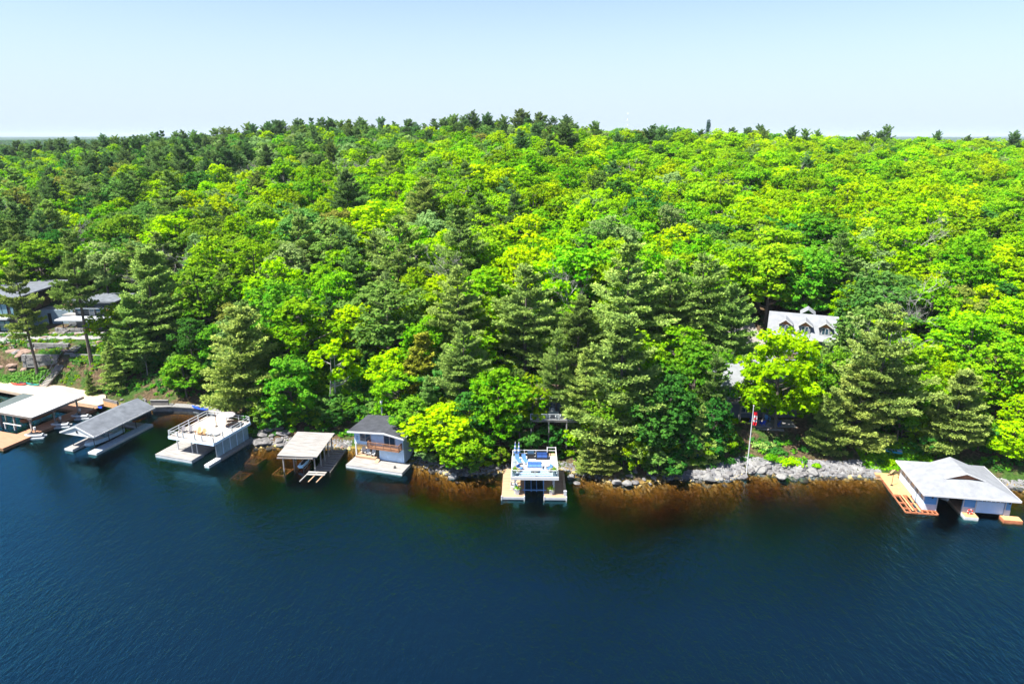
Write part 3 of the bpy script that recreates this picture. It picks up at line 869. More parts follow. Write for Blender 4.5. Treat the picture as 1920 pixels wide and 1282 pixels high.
def put_tree(t):
    tm, cm, kh, kr = KIND[t['k']]
    con = is_con(t['k'])
    nm = 'dead_tree' if t['c'] == 'dead' else ('pine_tree' if con and t['k'][:5] != 'cedar' else 'cedar_tree' if con else 'birch_tree' if t['k'] == 'birch' else 'leafy_tree')
    e = bpy.data.objects.new(nm, None)
    e.location = (t['x'], t['y'], t['z'])
    e.scale = (t['s'] * t['w'], t['s'] * t['w'], t['s'])
    e.rotation_euler.z = t['rot']
    COL.objects.link(e)
    tag(e, t['label'], 'tree', 'evergreen trees on the hillside' if con else 'leafless grey trees' if t['c'] == 'dead' else 'leafy trees on the hillside')
    a = bpy.data.objects.new('trunk', tm); a.parent = e; COL.objects.link(a)
    if cm:
        b = bpy.data.objects.new('crown', cm); b.parent = e; COL.objects.link(b)
        b.material_slots[0].link = 'OBJECT'
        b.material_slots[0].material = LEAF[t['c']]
for t in TREES: put_tree(t)

def scatter(name, items, cols):
    """the trees past the first three hundred of their kind: one object whose nodes stand a whole tree at each point"""
    combos = sorted({(k, c) for k, c, *_ in items})
    me = bpy.data.meshes.new(name)
    pts = np.array([(x, y_, gz(x, y_)) for k, c, x, y_, h in items], np.float32)
    me.vertices.add(len(pts)); me.vertices.foreach_set('co', pts.ravel())
    def attr(n, ty, vals):
        a = me.attributes.new(n, ty, 'POINT'); a.data.foreach_set('value', vals)
    attr('pick', 'INT', np.array([combos.index((k, c)) for k, c, *_ in items], np.int32))
    attr('size', 'FLOAT', np.array([h / KIND[k][2] for k, c, x, y_, h in items], np.float32))
    attr('turn', 'FLOAT', rng.random(len(items)).astype(np.float32) * 6.283)
    ob = bpy.data.objects.new(name, me); COL.objects.link(ob)
    ob['kind'] = 'stuff'
    g = bpy.data.node_groups.new(name, 'GeometryNodeTree')
    g.interface.new_socket('Geometry', in_out='INPUT', socket_type='NodeSocketGeometry')
    g.interface.new_socket('Geometry', in_out='OUTPUT', socket_type='NodeSocketGeometry')
    gi, go = g.nodes.new('NodeGroupInput'), g.nodes.new('NodeGroupOutput')
    join = g.nodes.new('GeometryNodeJoinGeometry')
    def named(n, ty):
        q = g.nodes.new('GeometryNodeInputNamedAttribute'); q.data_type = ty; q.inputs[0].default_value = n; return q.outputs[0]
    cb = g.nodes.new('ShaderNodeCombineXYZ'); g.links.new(named('turn', 'FLOAT'), cb.inputs[2])
    for i, (k, c) in enumerate(combos):
        cmp_ = g.nodes.new('FunctionNodeCompare'); cmp_.data_type = 'INT'; cmp_.operation = 'EQUAL'
        g.links.new(named('pick', 'INT'), cmp_.inputs[2]); cmp_.inputs[3].default_value = i
        key = ('src', k, c)
        for part in (0, 1):
            src = SRC(k, c, part)
            if src is None: continue
            oi = g.nodes.new('GeometryNodeObjectInfo'); oi.transform_space = 'ORIGINAL'; oi.inputs[0].default_value = src
            oi.inputs[1].default_value = True
            ip = g.nodes.new('GeometryNodeInstanceOnPoints')
            g.links.new(gi.outputs[0], ip.inputs['Points']); g.links.new(cmp_.outputs[0], ip.inputs['Selection'])
            g.links.new(oi.outputs['Geometry'], ip.inputs['Instance'])
            g.links.new(named('size', 'FLOAT'), ip.inputs['Scale']); g.links.new(cb.outputs[0], ip.inputs['Rotation'])
            g.links.new(ip.outputs[0], join.inputs[0])
    g.links.new(join.outputs[0], go.inputs[0])
    md = ob.modifiers.new('trees', 'NODES'); md.node_group = g
    return ob

_placed = {}
for o in COL.objects:
    if o.name.startswith(('crown', 'trunk')) and o.parent:
        c = o.material_slots[0].material.name if o.name.startswith('crown') else ''
        _placed.setdefault((o.data.name, c), o)
def SRC(k, c, part):
    """a standing tree's own trunk or crown, to be repeated further up the hill"""
    tm, cm, *_ = KIND[k]
    if part == 1 and cm is None: return None
    if part == 0: return next((o for (d, _), o in _placed.items() if d == tm.name), None)
    return _placed.get((cm.name, LEAF[c].name)) or next((o for (d, _), o in _placed.items() if d == cm.name), None)

con = [f for f in FAR if is_con(f[0])]; bro = [f for f in FAR if not is_con(f[0])]
print('TREES', len(TREES), 'far', len(con), len(bro), 'tris', sum(len(c.polygons) * 2 for _, c, _, _ in KIND.values() if c))
if con: scatter('far_pine_wood', con, None)
scatter('far_leafy_wood', bro, None)
# ---------------------------------------------------------------- buildings, docks and what stands on them
WHITE = mat('paint_white', (0.55, 0.55, 0.54), 0.5, 0.06, 2)
OFFW = mat('paint_pale_grey', (0.42, 0.44, 0.45), 0.6, 0.1, 2)
BLUEP = mat('paint_pale_blue', (0.58, 0.74, 0.88), 0.6, 0.1, 1.2, bump=0.2)
SLATEB = mat('siding_slate_blue', (0.12, 0.33, 0.6), 0.6, 0.1, 1.5)
STONEG = mat('stone_pale', (0.2, 0.195, 0.185), 0.9, 0.25, 3, bump=0.5)
STONED = mat('stone_grey', (0.15, 0.145, 0.14), 0.9, 0.35, 1.6, bump=0.6, col2=(0.3, 0.28, 0.26))
BOULD = mat('boulder_granite', (0.12, 0.115, 0.115), 0.9, 0.3, 1.6, bump=0.9, col2=(0.22, 0.208, 0.2))
WOODG = mat('wood_weathered', (0.27, 0.255, 0.235), 0.85, 0.28, 2.2, bump=0.4, stretch=(0.25, 2.2, 1))
WOODD = mat('wood_dark_weathered', (0.17, 0.155, 0.14), 0.9, 0.35, 2, bump=0.4, stretch=(0.3, 2, 1))
WOODT = mat('wood_tan', (0.4, 0.26, 0.155), 0.75, 0.16, 2, bump=0.3, stretch=(0.25, 2, 1))
WOODO = mat('wood_fresh', (0.5, 0.29, 0.13), 0.75, 0.15, 2.4, bump=0.3)
WOODR = mat('wood_red_stained', (0.42, 0.15, 0.07), 0.7, 0.2, 2)
WOODB = mat('wood_brown', (0.26, 0.13, 0.07), 0.75, 0.22, 2)
DARKB = mat('cladding_dark_brown', (0.045, 0.035, 0.03), 0.7, 0.25, 1.5)
CHAR = mat('cladding_charcoal', (0.03, 0.033, 0.038), 0.6, 0.2, 1.5)
SHDARK = mat('shingle_charcoal', (0.045, 0.048, 0.056), 0.9, 0.3, 0.9, bump=0.6, bscale=8)
SHGREY = mat('shingle_grey', (0.12, 0.132, 0.148), 0.9, 0.25, 0.9, bump=0.6, bscale=8)
SHPALE = mat('shingle_pale', (0.21, 0.218, 0.228), 0.9, 0.14, 0.9, bump=0.5)
METALW = mat('roof_white_metal', (0.55, 0.54, 0.52), 0.5, 0.12, 0.8)
GREENR = mat('roof_green', (0.085, 0.105, 0.1), 0.8, 0.15, 3)
CONC = mat('concrete', (0.22, 0.23, 0.235), 0.9, 0.2, 1.4, bump=0.3)
PAVE = mat('patio_stone', (0.24, 0.23, 0.22), 0.9, 0.18, 1.2, bump=0.4)
STEEL = mat('steel', (0.55, 0.56, 0.58), 0.35, 0.1, 2, metal=0.8)
BLACK = mat('black', (0.02, 0.02, 0.022), 0.5, 0.2, 2)
NAVY = mat('cushion_navy', (0.02, 0.06, 0.2), 0.9, 0.15, 3)
CUSHB = mat('cushion_blue', (0.07, 0.17, 0.4), 0.9, 0.15, 3)
BLUE = mat('plastic_blue', (0.01, 0.06, 0.55), 0.4, 0.1, 3)
RED = mat('plastic_red', (0.6, 0.04, 0.02), 0.4, 0.1, 3)
TEAL = mat('plastic_teal', (0.02, 0.2, 0.17), 0.4, 0.1, 3)
FLAGR = mat('flag_red', (0.62, 0.01, 0.02), 0.8, 0.05, 3)
GLASS = mat('window_glass', (0.03, 0.06, 0.09), 0.06, 0.1, 1, spec=0.9)
GLASSL = mat('window_glass_pale', (0.16, 0.26, 0.3), 0.08, 0.2, 0.6, spec=0.9)
TANC = mat('wicker_tan', (0.34, 0.27, 0.2), 0.9, 0.2, 5)
LEAFM = LEAF['bright']

def frame(ox, oy, rz):
    c, s = math.cos(R(rz)), math.sin(R(rz))
    def W(x, y, z): return (ox + x * c - y * s, oy + x * s + y * c, z)
    W.rz = rz
    return W

def boards(par, x0, y0, x1, y1, z, m, along='x', w=0.17, th=0.05, name='decking'):
    b = MB(); p = y0 if along == 'x' else x0; e = y1 if along == 'x' else x1
    while p < e - 0.02:
        q = min(p + w - 0.015, e); dz = rnd.uniform(-0.004, 0.004)
        if along == 'x': b.box(x0 + rnd.uniform(-.01, .01), p, z - th + dz, x1 + rnd.uniform(-.01, .01), q, z + dz)
        else: b.box(p, y0 + rnd.uniform(-.01, .01), z - th + dz, q, y1 + rnd.uniform(-.01, .01), z + dz)
        p += w
    return b.build(name, m, par, stuff=True)

def dock(par, x0, y0, x1, y1, z, m, fm=None, along='x', low=-0.1, name='decking'):
    boards(par, x0, y0, x1, y1, z, m, along, name=name)
    MB().box(x0 + .03, y0 + .03, low, x1 - .03, y1 - .03, z - 0.056).build('dock_frame', fm or m, par)

def post(par, x, y, z0, z1, m, w=0.14, name='post'): return MB().box(x - w / 2, y - w / 2, z0, x + w / 2, y + w / 2, z1).build(name, m, par)

def railing(par, pts, z, m, h=1.0, rails=(1.0, 0.55), gap=1.6, pw=0.1, rw=0.07, glass=False):
    for (x0, y0), (x1, y1) in zip(pts, pts[1:]):
        L = math.hypot(x1 - x0, y1 - y0); n = max(1, round(L / gap))
        for k in range(n):
            t = k / n; post(par, x0 + (x1 - x0) * t, y0 + (y1 - y0) * t, z, z + h + 0.05, m, pw)
        for r_ in rails: MB().beam((x0, y0, z + r_), (x1, y1, z + r_), rw, rw).build('rail', m, par)
        if glass: MB().beam((x0, y0, z + 0.5), (x1, y1, z + 0.5), 0.012, 0.85).build('glass_panel', CLEAR, par)
    post(par, pts[-1][0], pts[-1][1], z, z + h + 0.05, m, pw)

def clear_mat():
    m, t = node_mat('clear_glass'); o = N(t, 'ShaderNodeOutputMaterial')
    a = N(t, 'ShaderNodeBsdfTransparent'); a.inputs[0].default_value = (0.82, 0.9, 0.92, 1)
    g = N(t, 'ShaderNodeBsdfGlossy'); g.inputs['Roughness'].default_value = 0.03
    x = N(t, 'ShaderNodeMixShader'); x.inputs[0].default_value = 0.1
    t.links.new(a.outputs[0], x.inputs[1]); t.links.new(g.outputs[0], x.inputs[2]); t.links.new(x.outputs[0], o.inputs[0])
    return m
CLEAR = clear_mat()

def window(par, x, y, z, w, h, m=None, n=2, face='front', glass=None, name='window', bar=0.07, rows=1):
    """a framed opening with panes; face: front (looks to -y), left (looks to -x), right (+x)"""
    m = m or WHITE; glass = glass or GLASS; b = MB(); gl = []
    def bx(mb, a0, a1, z0, z1, d0, d1):
        if face == 'front': mb.box(x + a0, y - d1, z + z0, x + a1, y - d0, z + z1)
        elif face == 'left': mb.box(x - d1, y + a0, z + z0, x - d0, y + a1, z + z1)
        else: mb.box(x + d0, y + a0, z + z0, x + d1, y + a1, z + z1)
    bx(b, 0, w, 0, bar, -0.05, 0.05); bx(b, 0, w, h - bar, h, -0.05, 0.05)
    for k in range(n + 1):
        c = k * (w - bar) / n; bx(b, c, c + bar, bar, h - bar, -0.05, 0.05)
    for k in range(1, rows): bx(b, bar, w - bar, h * k / rows - .02, h * k / rows + .02, -0.04, 0.04)
    f = b.build(name, m, par)
    for k in range(n):
        c0 = k * (w - bar) / n + bar; c1 = (k + 1) * (w - bar) / n
        g_ = MB(); bx(g_, c0, c1, bar, h - bar, 0.0, 0.012); g_.build('pane', glass, f)
    return f

# ---- shared furniture, built once and copied
def adirondack(m, seat_h=0.35):
    o = thing('adirondack_chair', 'x', 'chair', (0, 0, 0))
    b = MB()
    for k in range(5): b.hexa([(-.26 + k * .105, -.3, .34), (-.165 + k * .105, -.3, .34), (-.165 + k * .105, .22, .22), (-.26 + k * .105, .22, .22)], [(-.26 + k * .105, -.3, .37), (-.165 + k * .105, -.3, .37), (-.165 + k * .105, .22, .25), (-.26 + k * .105, .22, .25)])
    b.build('seat', m, o)
    b = MB()
    for k in range(5):
        t = 1.0 - 0.045 * abs(k - 2) ** 1.5
        b.beam((-.22 + k * .11, .2, .24), (-.26 + k * .13, .52, t), 0.105, 0.03)
    b.build('backrest', m, o)
    for s_ in (-1, 1):
        MB().box(s_ * .36 - .07, -.38, .54, s_ * .36 + .07, .4, .57).build('arm', m, o)
        MB().box(s_ * .31 - .03, -.34, 0, s_ * .31 + .03, -.24, .54).build('leg', m, o)
        MB().beam((s_ * .31, -.2, .3), (s_ * .31, .55, .03), 0.05, 0.1).build('leg', m, o)
    return o
_ch = {}
def chair(m, loc, rz, label, group):
    if m.name not in _ch:
        o = adirondack(m); _ch[m.name] = o
        o.location = loc; o.rotation_euler.z = R(rz); tag(o, label, 'chair', group); return o
    return copy_thing(_ch[m.name], loc, rz, label, group)

def planter(loc, label, s=1.0, m=None, h=0.75):
    o = thing('planter', label, 'planter', loc, 0, 'white planters on the middle boathouse')
    MB().loft([[(math.cos(a) * r_, math.sin(a) * r_, z_) for a in [R(45 + 90 * k) for k in range(4)]] for r_, z_ in ((.26 * s, 0), (.36 * s, h * s))]).build('pot', m or WHITE, o)
    g = np.random.default_rng(int(abs(loc[0]) * 10)); n = 160
    p = g.normal(size=(n, 3)) * np.array([.2, .2, .16]) * s + np.array([0, 0, (h + .15) * s])
    a, b_ = basis(g.normal(size=(n, 3)), g); a *= .09; b_ *= .06
    me = mesh_np('foliage', np.stack([p - a, p - b_, p + a, p + b_], 1).reshape(-1, 3), np.arange(4 * n).reshape(-1, 4), LEAF['lime'], g.random(4 * n))
    f = bpy.data.objects.new('foliage', me); COL.objects.link(f); f.parent = o

# ================= middle boathouse with furnished roof deck
FW = frame(-1.5, 87.3, -1.2)
B = thing('boathouse', 'middle boathouse with white-railed roof deck over tan docks and open slip', 'boathouse', FW(0, 0, 0), -1.2)
dock(B, 0, 0, 3.3, 8.6, 0.5, WOODT, OFFW)
dock(B, 6.1, -0.05, 9.35, 8.4, 0.5, WOODT, OFFW)
dock(B, 3.3, 7.4, 6.1, 8.6, 0.495, WOODT, OFFW)
MB().box(-.03, -.06, .12, 3.33, 0.0, .47).build('fascia', OFFW, B); MB().box(6.07, -.11, .12, 9.38, -.05, .47).build('fascia', OFFW, B)
for x, y in ((0.02, 0.05), (3.28, 0.05), (6.12, 0.0), (9.3, 0.0)): MB().tube([(x, y - .08, -.3), (x, y - .08, .66)], .09, 8).build('bumper_post', WHITE, B)
MB().box(8.95, .6, .505, 9.3, 6.2, .95).build('bench', WOODT, B)
MB().box(8.9, .25, .5, 9.32, .6, 1.3).build('dock_cabinet', OFFW, B)
# roof deck
boards(B, 1.4, .3, 8.1, 7.0, 3.5, mat('decking_pale', (0.42, 0.43, 0.44), 0.8, 0.1, 2, stretch=(.3, 2, 1)), 'x')
MB().box(1.4, .3, 3.1, 8.1, 7.0, 3.442).build('floor_frame', OFFW, B)
MB().box(1.34, .22, 3.06, 8.16, .297, 3.52).build('fascia', WHITE, B)
MB().box(1.34, .3, 3.06, 1.397, 7.05, 3.52).build('fascia', WHITE, B); MB().box(8.103, .3, 3.06, 8.16, 7.05, 3.52).build('fascia', WHITE, B)
for x in (1.9, 7.5):
    for y in (.9, 3.8, 6.6): post(B, x, y, .5, 3.1, WHITE, .18)
    MB().beam((x, .9, 2.45), (x + (.6 if x < 4 else -.6), .9, 3.08), .1).build('brace', WHITE, B)
MB().box(3.3, 7.1, .5, 6.1, 7.2, 3.06).build('back_wall', mat('wall_shadow_blue', (0.12, 0.18, 0.24), .8), B)  # wall closing the slip, one dark grey-blue
railing(B, [(1.5, .4), (8.0, .4)], 3.5, WHITE, 1.0, (1.0,), 3.25, .1, .08, True)
railing(B, [(8.0, .4), (8.0, 6.9)], 3.5, WHITE, 1.0, (1.0,), 2.2, .1, .08, True)
railing(B, [(1.5, .4), (1.5, 6.9)], 3.5, WHITE, 1.0, (1.0,), 2.2, .1, .08, True)
railing(B, [(1.5, 6.9), (6.7, 6.9)], 3.5, WHITE, 1.0, (1.0, .5), 1.75, .1, .08)
railing(B, [(6.7, 6.9), (6.7, 7.9), (8.0, 7.9), (8.0, 6.9)], 3.5, WHITE, 1.05, (1.0, .5), 1.2, .09, .08)
boards(B, 6.65, 7.0, 8.05, 8.0, 3.5, WOODT); MB().box(6.65, 7.003, 3.3, 8.05, 8.0, 3.44).build('landing_frame', OFFW, B)
for x in (6.75, 7.95): post(B, x, 7.9, .3, 3.3, OFFW)
lift = thing('boat_lift', 'bluish steel boat lift frame in the slip of the middle boathouse', 'boat lift', FW(3.3, 1.2, 0), -1.2)
SB = mat('steel_blue_painted', (0.14, 0.3, 0.55), .4, .1, 2)
for x in (.02, 2.76):
    for y in (.3, 3.4): MB().box(x - .05, y - .05, -1, x + .05, y + .05, 2.7).build('post', SB, lift)
for y in (.3, 3.4): MB().box(-.3, y - .06, .72, 3.1, y + .06, .86).build('crossbeam', SB, lift)
for x in (.95, 1.75): MB().box(x - .06, -.3, .87, x + .06, 5, 1.0).build('bunk', SB, lift)

def sofa(loc, rz, w, label, body, cush, group=None, name='sofa', cat='sofa', d=.9):
    o = thing(name, label, cat, loc, rz, group)
    MB().box(-w / 2, -d / 2, 0, w / 2, d / 2, .3).box(-w / 2, d / 2 - .14, .3, w / 2, d / 2, .78).build('frame', body, o)
    for s_ in (-1, 1): MB().box(s_ * w / 2 - (.14 if s_ > 0 else 0), -d / 2, .3, s_ * w / 2 + (.14 if s_ < 0 else 0), d / 2 - .14, .58).build('arm', body, o)
    n = max(1, round((w - .3) / .75))
    for k in range(n):
        a = -w / 2 + .16 + k * (w - .32) / n; e = a + (w - .32) / n - .03
        MB().box(a, -d / 2, .31, e, d / 2 - .3, .46).build('seat_cushion', cush, o)
        MB().hexa([(a, d / 2 - .34, .46), (e, d / 2 - .34, .46), (e, d / 2 - .15, .46), (a, d / 2 - .15, .46)], [(a, d / 2 - .26, .88), (e, d / 2 - .26, .88), (e, d / 2 - .15, .88), (a, d / 2 - .15, .88)]).build('back_cushion', cush, o)
    return o
T = -1.2
sofa(FW(4.75, 3.1, 3.51), T, 2.3, 'blue cushioned sofa in the centre of the white roof deck', OFFW, CUSHB)
sofa(FW(2.5, 2.3, 3.51), T + 55, 1.0, 'wicker armchair with blue cushion left of the roof-deck sofa', TANC, CUSHB, 'wicker armchairs on the roof deck', 'armchair', 'armchair')
sofa(FW(7.0, 2.3, 3.51), T - 55, 1.0, 'wicker armchair with blue cushion right of the roof-deck sofa', TANC, CUSHB, 'wicker armchairs on the roof deck', 'armchair', 'armchair')
sofa(FW(5.9, 6.2, 3.51), T, 1.9, 'dark navy sofa against the back railing of the white roof deck', BLACK, NAVY)
t = thing('coffee_table', 'white and tan low table before the roof-deck sofa', 'table', FW(4.7, 1.75, 3.51), T)
MB().box(-.65, -.32, .32, .65, .32, .4).build('table_top', WHITE, t); MB().box(-.5, -.22, 0, .5, .22, .32).build('table_base', TANC, t)
rug = MB()
rg = thing('rug', 'white rug with blue stripes under the roof-deck seating', 'rug', FW(4.75, 2.0, 3.505), T)
MB().box(-2.3, -1.5, 0, 2.3, 1.2, .012).build('rug_field', WHITE, rg)
for k in range(5): rug.box(-2.3, -1.4 + k * .5, .0125, 2.3, -1.25 + k * .5, .018)
rug.build('blue_stripes', CUSHB, rg, stuff=True)
for nm, x, lb in (('l', 2.35, 'left'), ('r', 3.35, 'right')):
    o = thing('sun_lounger', '%s of the two blue sun loungers at the back left of the roof deck' % lb, 'lounger', FW(x, 4.9, 3.51), T + 18, 'blue sun loungers on the roof deck')
    MB().box(-.33, -1.0, .28, .33, .3, .34).build('frame', WHITE, o)
    MB().box(-.3, -.95, .34, .3, .3, .42).build('mattress', CUSHB, o)
    MB().hexa([(-.3, .3, .3), (.3, .3, .3), (.3, .38, .28), (-.3, .38, .28)], [(-.3, .85, .95), (.3, .85, .95), (.3, .93, .92), (-.3, .93, .92)]).build('backrest', CUSHB, o)
    for a, b_ in ((-.3, -.95), (.26, -.95), (-.3, .25), (.26, .25)): MB().box(a, b_, 0, a + .05, b_ + .05, .28).build('leg', WHITE, o)
g_ = thing('barbecue_grill', 'black covered barbecue grill at the back railing of the roof deck', 'grill', FW(4.2, 6.3, 3.51), T)
MB().box(-.55, -.3, 0, .55, .3, .8).build('cabinet', BLACK, g_)
MB().loft([[(-.5, -.28, .8), (-.5, .28, .8), (-.5, .28, .95), (-.5, .1, 1.15), (-.5, -.2, 1.12)], [(.5, -.28, .8), (.5, .28, .8), (.5, .28, .95), (.5, .1, 1.15), (.5, -.2, 1.12)]]).build('lid', mat('steel_blue_dark', (.05, .1, .16), .3, .1, 2, metal=.5), g_)
for x, lb in ((1.85, 'left'), (2.4, 'right')):
    o = thing('closed_umbrella', '%s of two closed blue and white striped umbrellas behind the roof deck' % lb, 'umbrella', FW(x, 6.6, 3.51), T, 'closed striped umbrellas')
    MB().tube([(0, 0, 0), (0, 0, 2.55)], .03, 6).build('pole', STEEL, o)
    for k in range(6):
        z0 = .75 + k * .3; r0 = .24 - k * .035
        MB().tube([(0, 0, z0), (0, 0, z0 + .3)], [r0, r0 - .035], 9).build('white_band' if k % 2 else 'blue_band', WHITE if k % 2 else CUSHB, o)
planter(FW(1.85, .85, 3.51), 'white planter at the front left corner of the roof deck', 1.05)
planter(FW(7.55, .85, 3.51), 'white planter at the front right corner of the roof deck', 1.05)
planter(FW(2.25, .75, .51), 'white planter on the lower left dock of the middle boathouse', 1.2)
planter(FW(7.1, .75, .51), 'white planter on the lower right dock of the middle boathouse', 1.1)
chair(WHITE, FW(1.75, 2.3, .51), T + 80, 'white chair on the left dock below the middle roof deck, nearer the water', 'white chairs under the middle roof deck')
chair(CUSHB, FW(2.3, 1.9, .51), T + 60, 'blue chair on the left dock under the middle roof deck', 'blue dock chair')
chair(WHITE, FW(1.75, 3.2, .51), T + 100, 'white chair on the left dock under the middle roof deck, nearer the shore', 'white chairs under the middle roof deck')

# ================= blue cottage
EW = frame(-26.2, 97.3, -16.5)
B = thing('cottage', 'pale blue two-storey boathouse cottage with charcoal roof and brown balcony', 'cottage', EW(0, 0, 0), -16.5)
dock(B, 0, 0, 9.7, 3.2, .45, WOODG, WHITE, 'x')
boards(B, .3, 2.7, 4.3, 6.2, .8, WOODT, 'x', name='porch_floor'); MB().box(.33, 2.73, .3, 4.27, 6.17, .742).build('porch_frame', WOODT, B)
MB().hexa([(4.0, 1.9, .46), (4.6, 1.9, .46), (4.6, 2.7, .46), (4.0, 2.7, .46)], [(4.0, 2.4, .62), (4.6, 2.4, .62), (4.6, 2.7, .78), (4.0, 2.7, .78)]).build('porch_step', WOODT, B)
MB().box(4.3, 3.2, .3, 8.6, 8.3, 2.9).build('lower_wall', BLUEP, B)
for k in range(7): MB().box(5.6, 3.15, .55 + k * .28, 8.3, 3.197, .55 + k * .28 + .25).build('door_panel', BLUEP, B)
MB().box(3.62, 3.3, .8, 4.28, 3.4, 2.8).build('doorway', BLACK, B)
MB().box(.1, 6.6, .4, 4.3, 8.3, 2.9).build('back_wall', mat('wall_shed', (.12, .14, .16)), B)
MB().box(.1, 3.1, 2.9, 8.6, 8.4, 5.15).build('upper_wall', BLUEP, B)
sd_ = MB()
for k in range(15): sd_.box(.09, 3.075, 2.95 + k * .15, 8.61, 3.098, 2.95 + k * .15 + .13)
for k in range(15): sd_.box(8.603, 3.1, 2.95 + k * .15, 8.625, 8.4, 2.95 + k * .15 + .13)
sd_.build('siding', BLUEP, B, stuff=True)
MB().box(.05, 3.04, 2.72, 8.65, 3.35, 2.92).build('floor_beam', WHITE, B)
for x, y in ((.25, 3.15), (1.2, 5.6)): post(B, x, y, .5, 2.75, WHITE, .2)
zf = lambda x: 5.75 - abs(x - 5.9) * (.075 if x < 5.9 else .17)
for (a, b_) in ((-.5, 5.9), (5.9, 9.3)):
    MB().slab([(a, 2.0, zf(a)), (b_, 2.0, zf(b_)), (b_, 9.0, zf(b_)), (a, 9.0, zf(a))], .1).build('roof', SHDARK, B)
    MB().slab([(a, 1.93, zf(a) + .02), (b_, 1.93, zf(b_) + .02), (b_, 1.997, zf(b_) + .02), (a, 1.997, zf(a) + .02)], .26).build('fascia', WHITE, B)
MB().slab([(9.303, 2.0, zf(9.3) + .02), (9.36, 2.0, zf(9.3) + .02), (9.36, 9.0, zf(9.3) + .02), (9.303, 9.0, zf(9.3) + .02)], .24).build('fascia', WHITE, B)
MB().loft([[(.1, 3.1, 5.15), (5.9, 3.1, 5.15), (8.6, 3.1, 5.15), (8.6, 3.1, zf(8.6) - .1), (5.9, 3.1, zf(5.9) - .1), (.1, 3.1, zf(.1) - .1)], [(.1, 8.4, 5.15), (5.9, 8.4, 5.15), (8.6, 8.4, 5.15), (8.6, 8.4, zf(8.6) - .1), (5.9, 8.4, zf(5.9) - .1), (.1, 8.4, zf(.1) - .1)]]).build('gable', BLUEP, B)
window(B, 1.1, 3.05, 3.35, 1.95, 1.4, WHITE, 2)
window(B, 5.3, 3.05, 3.0, 2.0, 1.85, WHITE, 2, name='patio_door')
window(B, 8.64, 4.3, 3.5, 1.3, 1.1, WHITE, 2, 'right')
for k in range(4): MB().box(.45, 3.03, 3.5 + k * .2, .8, 3.07, 3.6 + k * .2).build('letter_board', mat('sign_blue_grey', (.2, .33, .5)), B)
bal = MB().box(3.0, 1.9, 2.78, 8.4, 3.03, 2.9).build('balcony_floor', WOODB, B)
for (a, b_, c_, d_) in ((3.0, 3.0, 1.93, 3.0), (8.4, 8.4, 1.93, 3.0), (3.0, 8.4, 1.93, 1.93)):
    MB().beam((a, c_, 3.9), (b_, d_, 3.9), .08).build('balcony_rail', WOODB, B)
    L = math.hypot(b_ - a, d_ - c_); n = max(1, round(L / 1.35))
    for k in range(n + 1): post(B, a + (b_ - a) * k / n, c_ + (d_ - c_) * k / n, 2.9, 3.88, WOODB, .09, 'balcony_post')
    q = MB(); n = int(L / .13)
    for k in range(n): q.beam((a + (b_ - a) * k / n, c_ + (d_ - c_) * k / n, 2.95), (a + (b_ - a) * k / n, c_ + (d_ - c_) * k / n, 3.86), .035)
    q.build('balusters', WOODB, B, stuff=True)
pp = thing('stove_pipe', 'pale metal stove pipe standing behind the left end of the charcoal cottage roof', 'chimney pipe', EW(2.0, 9.2, 2.6), -16.5)
MB().tube([(0, 0, 0), (0, 0, 5.0)], .13, 8).build('pipe', STEEL, pp); MB().tube([(0, 0, 5.0), (0, 0, 5.1), (0, 0, 5.35)], [.13, .26, .2], 8).build('cap', WHITE, pp)
for i, (x, y, rz, lb) in enumerate(((1.15, 3.9, 25, 'leftmost of the white chairs on the blue cottage porch'), (2.05, 3.5, 12, 'middle white chair on the blue cottage porch'), (3.05, 3.4, 5, 'rightmost of the white chairs on the blue cottage porch'))):
    chair(WHITE, EW(x, y, .81), -16.5 + rz, lb, 'white chairs on the cottage porch')
o = thing('rubber_boots', 'pair of dark boots left on the white dock of the blue cottage', 'boots', EW(7.8, 1.0, .46), -10)
for k in (0, .2): MB().box(k, 0, 0, k + .11, .28, .09).box(k, .15, .09, k + .11, .28, .34).build('boot', BLACK, o)

# ================= plank-roofed boat port
DW = frame(-36.0, 96.0, -5)
B = thing('boat_port', 'open boat port with flat grey plank roof on timber posts', 'boat port', DW(0, 0, 0), -5)
b = MB()
for k in range(38):
    y0 = -.6 + k * .215; dz = rnd.uniform(-.008, .008)
    b.hexa([(-.05, y0, 2.98 + k * .008 + dz), (6.25, y0, 2.95 + k * .008 + dz), (6.25, y0 + .2, 2.95 + k * .008 + dz), (-.05, y0 + .2, 2.98 + k * .008 + dz)],
           [(-.05, y0, 3.03 + k * .008 + dz), (6.25, y0, 3.0 + k * .008 + dz), (6.25, y0 + .2, 3.0 + k * .008 + dz), (-.05, y0 + .2, 3.03 + k * .008 + dz)])
b.build('roof_boards', WOODG, B, stuff=True)
for y in (-.5, 2.2, 4.9, 7.3): MB().box(0, y, 2.76, 6.2, y + .12, 2.94).build('beam', WOODG, B)
for x, y in ((.5, .1), (1.5, 1.6), (5.5, .1), (5.8, 1.9), (5.8, 3.6), (5.8, 5.3), (5.8, 7.0), (.5, 7.0), (.5, 4.6)): post(B, x, y, -1.2, 2.76, WOODG, .17)
MB().beam((.5, .1, 2.0), (1.1, .1, 2.75), .1).build('brace', WOODG, B); MB().beam((5.5, .1, 1.9), (4.8, .1, 2.75), .1).build('brace', WOODB, B)
MB().beam((-.1, -.65, 2.6), (5.6, -.65, 2.72), .1, .18).build('fascia', WOODG, B)
o = thing('timber_crib_dock', 'dark collapsing timber crib dock along the right side of the plank-roofed boat port', 'dock', DW(5.4, .5, 0), -5)
